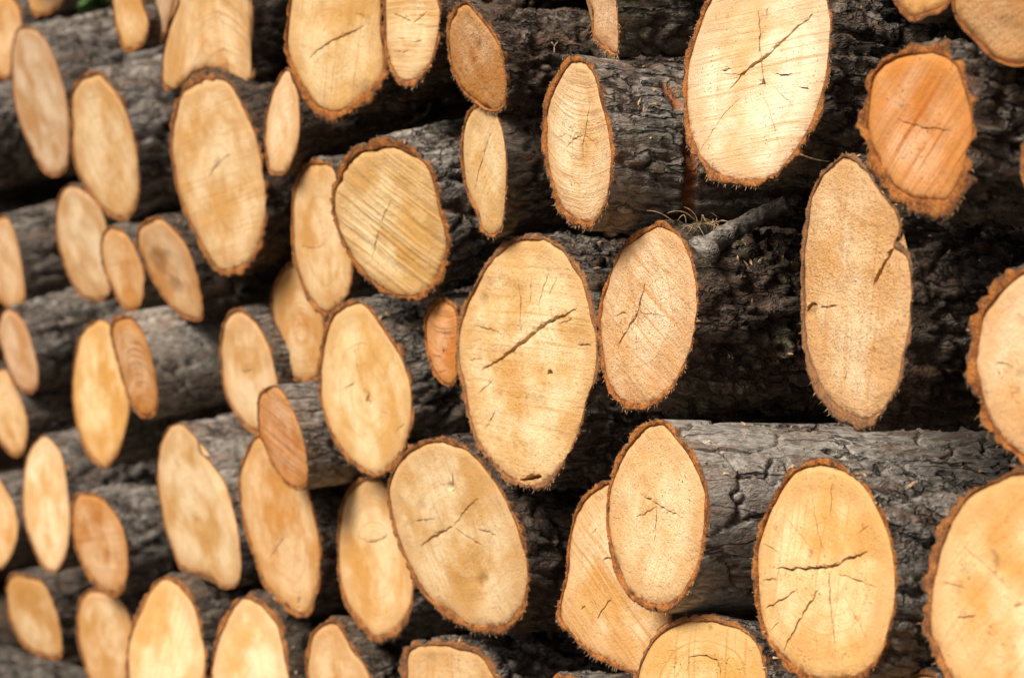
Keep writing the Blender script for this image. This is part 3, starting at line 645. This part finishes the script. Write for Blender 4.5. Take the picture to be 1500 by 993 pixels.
log('l27', [(1480,683),(1435,702),(1414,716),(1394,733),(1380,754),(1366,788),(1352,830),(1347,857),(1352,878),(1348,905),(1356,940),(1366,971),(1385,1005),(1420,1040),(1480,1060),(1550,1040),(1610,970),(1630,880),(1615,780),(1575,710),(1530,682)],
    'huge log end with thick rugged bark in the bottom right corner', col=(240,196,132), p=12, t=.0062, hero=2, saw=(50,.4), fuzz=.3, rings=.3, bark='rough', eg=.25, grey=.35,
    cracks=[([(1407,798),(1435,820),(1459,840),(1483,868)],1.3),([(1400,905),(1416,902),(1431,900)],1.6),([(1378,852),(1405,858),(1420,862)],1.1),([(1485,890),(1497,882)],1.6)], knots=[(1457,820,5,15,12,.75),(1448,790,2,6,25,.4),(1402,870,7,7,0,.2)])
log('l28', [(1120,955),(1105,930),(1080,910),(1040,899),(1000,903),(970,916),(946,944),(931,982),(925,1010),(935,1060),(970,1110),(1030,1130),(1090,1110),(1120,1060),(1130,1005)],
    'log end with a curved growth ring at the bottom edge, left of the star-cracked one', col=(228,190,120), p=10.5, t=.004, hero=2, saw=(86,.7), fuzz=.3, rings=.9, eg=.3, slope=-5, cracks=[([(1010,962),(1025,958),(1045,963),(1054,975),(1056,992)],1.6)], knots=[(1038,918,2,3,0,.6)])
log('l29', [(880,705),(863,716),(849,733),(839,754),(832,788),(828,830),(823,864),(814,888),(816,912),(832,926),(845,943),(866,961),(900,978),(930,990),(960,975),(980,940),(985,880),(980,820),(960,750),(930,712),(905,703)],
    'tilted log end half hidden behind the silver-barked one, ragged left edge', col=(236,192,132), p=6, t=.003, hero=2, saw=(-55,.7), fuzz=.35, eg=.0, tb=1.3,
    cracks=[([(882,821),(890,816),(900,816)],2.4),([(897,874),(884,890),(872,909)],1.7),([(850,893),(858,886)],1.4),([(866,783),(875,773)],1.5)], knots=[(880,730,5,4,0,.4),(868,727,6,3,0,.3)], fibres=260)
log('l30', [(614,645),(593,657),(576,678),(569,702),(567,729),(573,764),(580,792),(593,819),(604,850),(621,874),(642,895),(662,912),(694,926),(718,930),(738,928),(763,909),(773,885),(778,850),(773,816),(766,781),(749,740),(731,709),(711,681),(694,664),(673,648),(642,638)],
    'large log end with a three-armed crack and two small knots, low centre', col=(232,194,136), p=7, t=.0048, tb=1.5, hero=2, saw=(-70,.3), fuzz=.25, rings=.85, eg=.1, grey=.3, bark='plate', pith=(664,771), slope=2,
    cracks=[([(616,801),(628,790),(642,781),(664,771)],2.8),([(664,771),(687,788),(712,802)],2.2),([(664,770),(680,747),(691,738),(703,729)],1.6),([(662,720),(664,722),(662,688)],2.),([(661,714),(664,719),(666,722)],5.),([(607,762),(637,760)],1.3),([(699,774),(728,783)],1.5),([(632,664),(640,678)],1.6),([(620,695),(645,730)],.9)],
    knots=[(706,847,8,9,0,.5),(703,855,5,3,-40,.5),(618,741,8,7,0,.28)], fibres=200, checks=3)
log('l31', [(521,702),(507,719),(498,743),(494,771),(493,809),(495,843),(504,885),(517,909),(533,930),(548,942),(566,940),(583,930),(600,906),(608,871),(608,845),(606,810),(597,775),(585,740),(570,712),(548,698)],
    'oval log end with a curved smile-like crack, left of the three-armed crack', col=(234,190,126), p=1, t=.0045, tb=1.6, hero=2, saw=(85,.15), fuzz=.15, rings=.6, cracks=[([(519,783),(535,792),(548,794),(564,788),(569,778)],1.6)], knots=[(545,745,26,28,0,.08)], fibres=60)
log('l32', [(510,440),(492,448),(479,467),(472,494),(467,522),(465,556),(468,590),(479,625),(492,655),(503,668),(514,681),(531,693),(548,700),(566,697),(578,685),(592,660),(604,625),(607,590),(602,556),(592,525),(578,498),(561,474),(544,450),(530,440)],
    'large smooth yellow log end with a dark off-centre pith, left of centre', col=(238,200,136), p=5, t=.0045, tt=1.3, hero=2, saw=(75,.2), fuzz=.15, rings=.8, grey=.45, bark='plate', pith=(540,583),
    cracks=[([(503,573),(511,566),(520,559)],1.4),([(534,588),(540,581),(541,574)],4.5),([(518,505),(525,545),(536,577)],1.2),([(541,585),(544,592)],3.),([(578,632),(595,618)],1.)], checks=1, fibres=60)
log('l33', [(571,201),(544,205),(516,219),(499,236),(487,260),(483,284),(484,308),(489,335),(503,364),(516,392),(537,412),(558,429),(582,440),(602,443),(623,436),(643,416),(657,388),(660,357),(656,325),(650,308),(643,274),(633,247),(616,226),(595,209)],
    'large log end with bold diagonal grey-and-yellow saw stripes', col=(238,200,134), p=8, t=.0055, tt=1.2, hero=2, saw=(-38,1.), fuzz=.3, rings=.3, grey=.6, bark='plate', eg=.0, slope=13, res=.0019,
    cracks=[([(575,291),(564,312),(558,330)],1.3),([(556,335),(550,357),(544,385)],1.2),([(537,222),(548,220),(560,217)],2.5)], knots=[(640,345,8,14,10,.15)], fibres=180)
log('l34', [(465,230),(445,238),(433,258),(427,284),(425,330),(426,365),(433,398),(445,433),(458,453),(475,467),(489,462),(503,446),(514,428),(518,395),(516,350),(508,300),(500,265),(485,238)],
    'tall plain log end partly covered by the striped one', col=(230,188,128), p=5, t=.005, tt=1.5, saw=(88,.25), grey=.5, bark='rough', eg=.1, cracks=[([(440,360),(452,364),(465,363)],1.2),([(465,363),(476,357)],1.)])
log('l35', [(421,383),(408,398),(399,422),(396,450),(402,484),(409,515),(421,549),(432,560),(460,562),(475,548),(478,510),(476,470),(468,435),(452,400),(437,385)],
    'honey log end with clear curved growth rings behind the plain tall one', col=(224,176,112), p=-1, t=.004, tt=1.7, rings=1., saw=(10,.6), bow=12.)
log('l36', [(640,434),(628,446),(621,467),(621,494),(626,522),(636,549),(650,565),(662,567),(670,555),(674,515),(674,484),(672,462),(668,445),(655,434)],
    'small orange log end wedged between two large ones at the centre', col=(216,140,60), p=4, t=.0035, tt=2.6, hero=2, saw=(-5,.9), bow=-8., fuzz=.3, rings=.7, grey=.3, bark='rough', eg=.0,
    cracks=[([(643,485),(650,487),(662,486)],1.2),([(649,505),(650,520)],1.5),([(645,512),(655,514)],1.2),([(632,520),(650,523)],1.),([(640,545),(655,543)],1.)], fibres=60)
log('l37', [(346,449),(332,460),(324,484),(321,518),(324,549),(332,583),(346,611),(360,628),(370,636),(385,635),(398,615),(407,590),(407,555),(400,525),(390,495),(375,470),(360,455)],
    'plain sand-coloured log end just above the small dark orange one', col=(228,188,134), p=1, t=.0035, saw=(85,.15), cracks=[([(345,541),(357,545),(372,540)],1.2)])
log('l38', [(398,565),(385,570),(378,582),(377,606),(380,638),(387,652),(395,674),(407,695),(421,712),(438,718),(449,712),(452,685),(448,655),(440,625),(430,600),(418,578),(410,567)],
    'small dark orange log end with stubby mottled bark, left of centre', col=(205,134,60), p=8, t=.002, hero=2, saw=(-40,.9), fuzz=.3, rings=.3, grey=.5, moss=.4, bark='fine', slope=6, knots=[(392,575,8,4,20,.4)], fibres=30)
log('l39', [(372,636),(359,660),(350,685),(349,719),(354,754),(361,788),(373,823),(383,854),(401,878),(418,895),(437,907),(456,898),(466,868),(471,833),(470,798),(464,764),(456,729),(448,700),(435,670),(415,645),(392,634)],
    'tall golden log end below the small dark orange one, pointed at its foot', col=(226,174,106), p=3, t=.0045, tb=1.3, saw=(85,.3), rings=.5, pith=(418,783), cracks=[([(394,819),(406,800),(418,783)],1.3),([(418,783),(432,793)],1.1),([(438,868),(437,893)],3.)], grey=.3)
log('l40', [(257,618),(245,628),(235,648),(230,680),(229,705),(235,745),(244,781),(255,812),(263,832),(275,839),(292,840),(306,845),(316,853),(325,862),(343,862),(352,850),(354,820),(350,780),(341,740),(333,712),(320,690),(305,672),(293,660),(290,645),(280,632),(268,620)],
    'tall matt beige log end with a torn foot, lower left', col=(226,188,134), p=4, t=.0022, tb=.5, hin=30, saw=(88,.15), fuzz=.2, grey=.8, bark='plate', cracks=[([(280,760),(292,762)],1.3)], ledges=[(293,650,.5,-.8,.004)])
log('l41', [(144,466),(127,477),(113,501),(108,535),(105,570),(108,604),(116,638),(127,665),(138,678),(152,688),(167,675),(179,652),(186,625),(190,600),(190,575),(184,540),(172,500),(158,470)],
    'tall yellow log end touching a smaller striped one, left of the frame', col=(236,190,116), p=4, t=.003, saw=(20,.15))
log('l42', [(181,460),(166,466),(161,484),(166,511),(175,542),(185,577),(195,600),(209,613),(223,613),(231,600),(231,570),(226,535),(217,505),(205,477),(193,463)],
    'orange log end with curved dark stripes and broad grey-green bark behind it', col=(208,146,74), p=7, t=.004, saw=(30,1.), bow=10., rings=1., grey=.75, moss=.6, bark='smooth')
log('l43', [(103,270),(89,281),(81,305),(82,347),(91,381),(103,412),(120,436),(137,443),(154,440),(163,425),(165,395),(160,350),(150,310),(130,282)],
    'pale dull log end behind the two small orange ones at the left', col=(222,184,136), p=2, t=.003, saw=(85,.1), grey=.2)
log('l44', [(161,329),(149,344),(147,371),(152,399),(164,426),(175,446),(188,459),(205,453),(212,429),(212,399),(202,371),(192,350),(178,334)],
    'small smooth orange oval log end at the left', col=(218,164,98), p=4, t=.0035, saw=(5,.25))
log('l45', [(205,328),(199,347),(205,371),(219,405),(236,433),(257,457),(277,470),(295,470),(299,450),(291,409),(281,375),(267,347),(250,330),(235,316),(220,318)],
    'leaning log end with a dark brown stain down its middle', col=(216,166,108), p=4, t=.003, tt=1.5, saw=(-50,.4), grey=.3, knots=[(232,385,8,26,28,.55),(258,418,7,18,35,.55),(240,375,12,10,0,.4)], cracks=[([(222,368),(238,395),(252,415),(268,440)],3.),([(255,412),(272,425)],2.)], slope=8)
log('l46', [(10,449),(0,462),(-4,490),(3,515),(14,546),(27,570),(44,578),(55,570),(57,542),(51,515),(41,481),(27,460)],
    'slim leaning pinkish log end at the left edge, mid height', col=(228,184,142), p=4, t=.003, grey=.7, moss=.3, slope=16)
log('l47', [(-12,550),(0,540),(11,545),(22,567),(32,587),(40,614),(41,638),(36,662),(27,670),(14,666),(0,648),(-12,620),(-16,585)],
    'yellow log end cut by the left edge, just below the slim pinkish one', col=(236,190,126), p=3, t=.0025)
log('l48', [(-14,330),(-2,316),(10,316),(20,335),(30,375),(37,420),(37,440),(25,455),(8,450),(-8,430),(-18,390)],
    'tan log end cut by the left edge, above the slim pinkish one', col=(214,166,110), p=1, t=.003)
log('l49', [(66,637),(50,647),(39,667),(34,702),(32,736),(36,767),(45,795),(55,819),(69,838),(83,838),(95,819),(102,788),(103,754),(100,719),(95,685),(86,657)],
    'bright cream upright oval log end near the left edge', col=(244,212,162), p=5, t=.0025, saw=(85,.1), grey=.6)
log('l50', [(-15,705),(-3,698),(10,719),(21,740),(26,767),(24,795),(14,819),(0,835),(-14,825),(-22,780)],
    'honey log end cut by the left edge, left of the bright cream oval', col=(232,184,120), p=3, t=.0025)
log('l51', [(121,719),(108,724),(103,752),(106,788),(117,823),(131,850),(148,868),(169,876),(183,864),(189,830),(187,795),(176,760),(162,740),(145,723)],
    'orange oval log end just right of the bright cream one', col=(210,148,76), p=6, t=.0045, saw=(5,.5), grey=.7, moss=.4, bark='plate')
log('l52', [(17,838),(9,850),(9,885),(17,919),(31,943),(52,961),(76,968),(91,964),(93,943),(86,905),(76,874),(62,850),(41,840)],
    'ochre log end in the bottom left corner, lower part dipping behind grey bark', col=(218,172,108), p=2, t=.0045, grey=.4)
log('l53', [(135,861),(117,874),(112,899),(112,937),(121,968),(133,1000),(155,1015),(180,1010),(193,980),(197,940),(192,905),(180,880),(160,865)],
    'brownish log end with an orange streak at the bottom edge, second from the left', col=(216,174,116), p=3, t=.004)
log('l54', [(240,838),(214,864),(200,892),(186,933),(183,971),(186,1010),(205,1045),(240,1060),(275,1050),(297,1015),(303,985),(305,954),(299,933),(294,899),(280,864),(256,845)],
    'broad bright log end with amber marbling, lower left at the bottom edge', col=(240,200,138), p=7, t=.007, tt=1.4, knots=[(270,900,14,26,20,.12)], grey=.35, bark='rough')
log('l55', [(359,867),(338,885),(321,912),(311,947),(307,993),(315,1040),(345,1070),(385,1070),(415,1045),(428,1010),(428,993),(421,947),(411,912),(390,878),(372,868)],
    'cream domed log end at the bottom edge below the golden pointed one', col=(244,210,156), p=5, t=.006, tt=1.5, grey=.35, bark='rough', saw=(60,.2))
log('l56', [(483,904),(459,919),(448,943),(446,980),(452,1020),(475,1050),(510,1060),(540,1045),(552,1020),(548,993),(531,961),(514,937),(500,912)],
    'thick-barked log end at the bottom edge below the smile-cracked one', col=(230,186,128), p=3, t=.005, tt=1.3, grey=.35, bark='rough', hero=2, fibres=40)
log('l57', [(621,935),(597,943),(586,968),(584,1000),(592,1045),(620,1080),(670,1095),(715,1080),(738,1040),(735,1000),(715,960),(694,940),(662,932)],
    'ragged-topped log end at the bottom edge under the three-armed crack', col=(232,192,134), p=5, t=.007, tt=1.5, hero=2, fuzz=.4, eg=.4, grey=.55, bark='rough', knots=[(632,963,9,6,0,.25)], slope=3)
log('l58', ell(1350,1083, 60,106, 0, seed=5), 'flaky bark of a log just showing at the bottom edge below the star-cracked end', p=8, t=.005, hero=1, bark='rough', grey=.8)
log('l59', ell(-70,1010, 34,84, -8, seed=6), 'blurred grey-brown log lying across the bottom left corner', p=6, t=.004, grey=.6, slope=-14)
log('l60', ell(-62,215, 34,80, -8, seed=7), 'greyish log seen only as bark at the left edge, beside the dull beige end', p=2, t=.004, grey=.8, moss=.3)
log('l62', ell(830,1092, 62,108, 0, seed=8), 'log showing only a strip of grey bark at the bottom edge, under the half-hidden tilted one', p=4, t=.004, grey=.7)
LOGS['l62']['label'] = 'log showing only a grey bark strip at the bottom, left of the curved-ring end'
# ------------------------------------------------------------------ build
gs = 40.0
V = np.array([(x, y, 0) for x in (-gs, -4, 4, gs) for y in (-gs, -4, 4, gs)], float)
ground = mesh_obj('ground', V, np.array([(a * 4 + b, a * 4 + 4 + b, a * 4 + 5 + b, a * 4 + 1 + b) for a in range(3) for b in range(3)]), [SOIL])
ground['kind'] = 'structure'
for n_, (key, L) in enumerate(LOGS.items()):
    L['seed'] = L.get('seed', 101 + 13 * n_)
    build_log(key, L)

# logs of the same stack that close its gaps and carry it beyond the picture
placed = []; deep = []
for key, (P0, R, M, yo, L, c, px2) in INFO.items(): placed.append((P0[0], P0[2], R)); A_ = P0 + M[:, 1] * ((.42 - P0[1]) / M[1, 1]); deep.append((A_[0], A_[2], R))
rf_ = random.Random(4)
def to_px(P):
    d = np.asarray(P) - CAM; z = d @ fwd; return 750 + F_PX * (d @ rgt) / z, 496.5 - F_PX * (d @ upv) / z
def filler(x, z, R, y, hid):
    L = dict(seed=3000 + len(placed) * 7, hero=0, t=.005, bark='rough', grey=rf_.uniform(.2, .6), len=.8, col=(224, 180, 120))
    t = np.linspace(0, 2 * math.pi, 60, endpoint=False); k = rf_.random() * 6
    r = R * (1 + .06 * np.sin(2 * t + k) + .03 * np.sin(3 * t + 2 * k))
    loc = np.stack([r * np.cos(t), r * np.sin(t)], 1)
    root = bpy.data.objects.new('log', None); sc.collection.objects.link(root); root.location = (x, y, z)
    root['label'] = 'log deep in a dark gap, set back behind the pale ends' if hid else 'log of the same stack beyond the edge of the picture'
    root['category'] = 'log'; root['group'] = 'logs set back in the gaps' if hid else 'logs beyond the picture'
    sh = lambda a, b: a * 0.0 + b * 0.0
    core('f', L, root, loc, sh, lambda a, b: (a, b), .001)
XL, XR = -1.75, 1.05
nfil = [0, 0]
for R0, tries in ((.085, 5000), (.065, 5000), (.048, 5000)):
    for _ in range(tries):
        x, z = rf_.uniform(XL, XR), rf_.uniform(.05, 1.75); R = R0 * rf_.uniform(.9, 1.1)
        px, py = to_px((x, 0, z)); rp = R * F_PX / np.linalg.norm(np.array([x, 0, z]) - CAM)
        if px < -260 or px > 1900 or py < -260 or z - R < .0: continue
        if py > 1290 : continue
        infr = -rp * .45 < px < 1500 + rp * .6 and -rp < py < 993 + rp
        tol = .92 if not infr else .88
        if all((x - a) ** 2 + (z - b) ** 2 > ((R + c_) * tol) ** 2 for a, b, c_ in (deep + placed[len(deep):] if infr else placed)):
            placed.append((x, z, R)); nfil[0 if infr else 1] += 1
            filler(x, z, R, .40 if infr else rf_.uniform(-.03, .02), infr)
print('FILL', nfil, 'TRIS', TRIS[0], 'LOWZ', min(a[1] for a in placed))
# ------------------------------------------------------------------ small loose things lying on the logs
bpy.context.view_layer.update()
dg = bpy.context.evaluated_depsgraph_get()
def surf(x, y, lift=0., default=1.6):
    d = ray(x, y); ok, p, *_ = sc.ray_cast(dg, Vector(CAM), Vector(d))
    t = np.linalg.norm(np.array(p) - CAM) if ok else default
    return CAM + d * (t - lift), t
def tube(paths, sides=6, bump=0., seed=0):
    V, Fc = [], []
    for pts, rad in paths:
        pts = np.array(pts); n = len(pts); tg = np.gradient(pts, axis=0); b0 = len(V)
        for k in range(n):
            t = tg[k] / np.linalg.norm(tg[k]); a = np.cross(t, [.3, .2, 1.]); a /= np.linalg.norm(a); b = np.cross(t, a)
            for s in range(sides):
                u = 2 * math.pi * s / sides; v = math.cos(u) * a + math.sin(u) * b
                r = rad[k] * (1 + (bump * float(fbm(np.array([[math.cos(u) * 1.5 + seed, math.sin(u) * 1.5, k * .35]]), 3, seed)[0]) if bump else 0))
                V.append(tuple(pts[k] + v * r))
        for k in range(n - 1):
            for s in range(sides):
                s2 = (s + 1) % sides; Fc.append((b0 + k * sides + s, b0 + k * sides + s2, b0 + (k + 1) * sides + s2, b0 + (k + 1) * sides + s))
        Fc.append(tuple(b0 + s for s in range(sides))[::-1]); Fc.append(tuple(b0 + (n - 1) * sides + s for s in range(sides)))
    return V, Fc
def bez(a, b, c, n):
    t = np.linspace(0, 1, n)[:, None]; return (1 - t) ** 2 * a + 2 * t * (1 - t) * b + t * t * c
rr_ = random.Random(9)
# branch stub
A, tA = surf(1030, 368, .006); B, tB = surf(1088, 330, .008); Cc, tC = surf(1150, 300, .010)
tB = min(tB, tA + .05); B = CAM + ray(1088, 330) * (tB - .008)
Cc = CAM + ray(1154, 297) * (tB + .004)
pts = bez(A, 2 * B - .5 * (A + Cc), Cc, 44)
rad = [.0078 - .0028 * k / 43 + (.0026 * max(0, 1 - k / 7)) for k in range(44)]
V, Fc = tube([(pts, rad)], 20, .38, 3)
o = mesh_obj('broken_branch', V, Fc, [BARK], None, {'height': np.ones(len(V)), 'scar': np.zeros(len(V))})
setp(o, label='short grey broken branch stub sloping up over the dark rough bark', category='branch', seed=5.0, grey=.6, moss=.3, crackle=.6)
# dry grass
paths = []
for k in range(30):
    x, y = rr_.uniform(985, 1060), rr_.uniform(318, 338); P, t = surf(x, y, .001)
    d1 = rgt * rr_.uniform(-.012, .014) + upv * rr_.uniform(.002, .012) - fwd * .004
    d2 = d1 + rgt * rr_.uniform(-.012, .016) + upv * rr_.uniform(-.014, .004)
    p = bez(P, P + d1, P + d2, 8); paths.append((p, [.00035] * 7 + [.0001]))
V, Fc = tube(paths, 4)
o = mesh_obj('dry_grass', V, Fc, [DRYGRASS]); setp(o, label='tangle of dry golden grass lying on the bark beside the broken branch', category='dry grass', kind='stuff')
# single straw between two logs
P, t = surf(1172, 226, .003); Q = CAM + ray(1216, 237) * (t + .01)
V, Fc = tube([(bez(P, (P + Q) / 2 - upv * .002, Q, 10), [.00045] * 10)], 5)
o = mesh_obj('straw', V, Fc, [DRYGRASS]); setp(o, label='single thin pale straw under the largest pale log end', category='straw')
P, t = surf(812, 78, .003)
V, Fc = tube([(bez(P, P + upv * .002, P + upv * .004, 4), [.0004] * 4), (bez(P + upv * .004, P + upv * .006, P + upv * .008 + rgt * .0025, 4), [.0003] * 4), (bez(P + upv * .004, P + upv * .006, P + upv * .008 - rgt * .002, 4), [.0003] * 4)], 5)
o = mesh_obj('forked_splinter', V, Fc, [FIBRE]); setp(o, label='tiny pale forked splinter on dark bark right of the brown end', category='splinter')
# fallen leaf chip
P, t = surf(893, 341, .004)
c = [(-.007, .001), (-.002, .0035), (.006, .003), (.007, -.001), (.002, -.0035), (-.004, -.003)]
V = [tuple(P + rgt * a + upv * b - fwd * (.002 * math.sin(i))) for i, (a, b) in enumerate(c)] + [tuple(P + rgt * a + upv * b - fwd * (.002 * math.sin(i) - .0008)) for i, (a, b) in enumerate(c)]
o = mesh_obj('wood_chip', V, [tuple(range(6)), tuple(range(11, 5, -1))] + [(i, 6 + i, 6 + (i + 1) % 6, (i + 1) % 6) for i in range(6)], [FIBRE], smooth=False)
setp(o, label='small pale wood chip caught between the big central end and its neighbour', category='wood chip')
# green leaves
def sprig(name, label, cx, cy, spx, spy, n, size):
    root = bpy.data.objects.new(name, None); sc.collection.objects.link(root)
    P0, t0 = surf(cx, cy, .02); root.location = P0; setp(root, label=label, category='plant')
    proto = None; stems = []
    for k in range(n):
        x, y = cx + rr_.uniform(-spx, spx), cy + rr_.uniform(-spy, spy); P = CAM + ray(x, y) * (t0 - rr_.uniform(.01, .05))
        if proto is None:
            Vl, Fl = [], []; m = 6
            for i in range(m + 1):
                u = i / m; w_ = .34 * math.sin(math.pi * min(1, u * .92 + .05)) ** .8; zc = .12 * math.sin(u * 3)
                Vl += [(-w_, u, zc + .10), (0, u, zc), (w_, u, zc + .10)]
            for i in range(m):
                for s in (0, 1): Fl.append((i * 3 + s, i * 3 + s + 1, i * 3 + s + 4, i * 3 + s + 3))
            l = mesh_obj('leaf', Vl, Fl, [LEAF], root); proto = l
        else:
            l = proto.copy(); sc.collection.objects.link(l); l.parent = root
        l.location = P - P0; l.rotation_euler = (rr_.uniform(-1.2, 1.2), rr_.uniform(-1, 1), rr_.uniform(0, 6.3)); s = size * rr_.uniform(.7, 1.3); l.scale = (s, s, s)
        stems.append((bez(P0 * 0, (P - P0) * .5 + upv * .004, P - P0, 6), [.0005] * 6))
    V, Fc = tube(stems, 5); mesh_obj('stem', V, Fc, [LEAF], root)
sprig('green_sprig', 'blurred bright green leaves hanging in at the top left edge', 136, 1, 26, 12, 18, .026)
sprig('green_sprig', 'tiny green leaf tips at the bottom edge by the lower left corner', 38, 1003, 22, 8, 6, .012)

# bark crumbs and sawdust caught on the upper sides of the logs
V, Fc = [], []
for k in range(2600):
    x, y = rr_.uniform(150, 1500), rr_.uniform(0, 993); d = ray(x, y)
    ok, p, nr, idx, ob, mw = sc.ray_cast(dg, Vector(CAM), Vector(d))
    if not ok or not ob.name.startswith('bark') or nr.z < .35: continue
    if fbm(np.array([[p.x * 14, p.y * 14, p.z * 14]]), 2, 5)[0] < .02: continue
    s = rr_.uniform(.0006, .0022); a = Vector((rr_.gauss(0, 1), rr_.gauss(0, 1), rr_.gauss(0, 1))).normalized(); b = a.cross(nr).normalized(); a = (a + nr * .1).normalized()
    c = p + nr * s * .3; b0 = len(V); l = s * rr_.uniform(1, 2.4)
    V += [tuple(c - a * l), tuple(c + b * s * .6), tuple(c + a * l), tuple(c - b * s * .6), tuple(c + nr * s * .5)]
    Fc += [(b0, b0 + 1, b0 + 4), (b0 + 1, b0 + 2, b0 + 4), (b0 + 2, b0 + 3, b0 + 4), (b0 + 3, b0, b0 + 4), (b0 + 3, b0 + 2, b0 + 1, b0)]
o = mesh_obj('sawdust', V, Fc, [FIBRE], smooth=False); setp(o, label='sawdust and small bark crumbs caught on top of the logs', category='sawdust', kind='stuff')
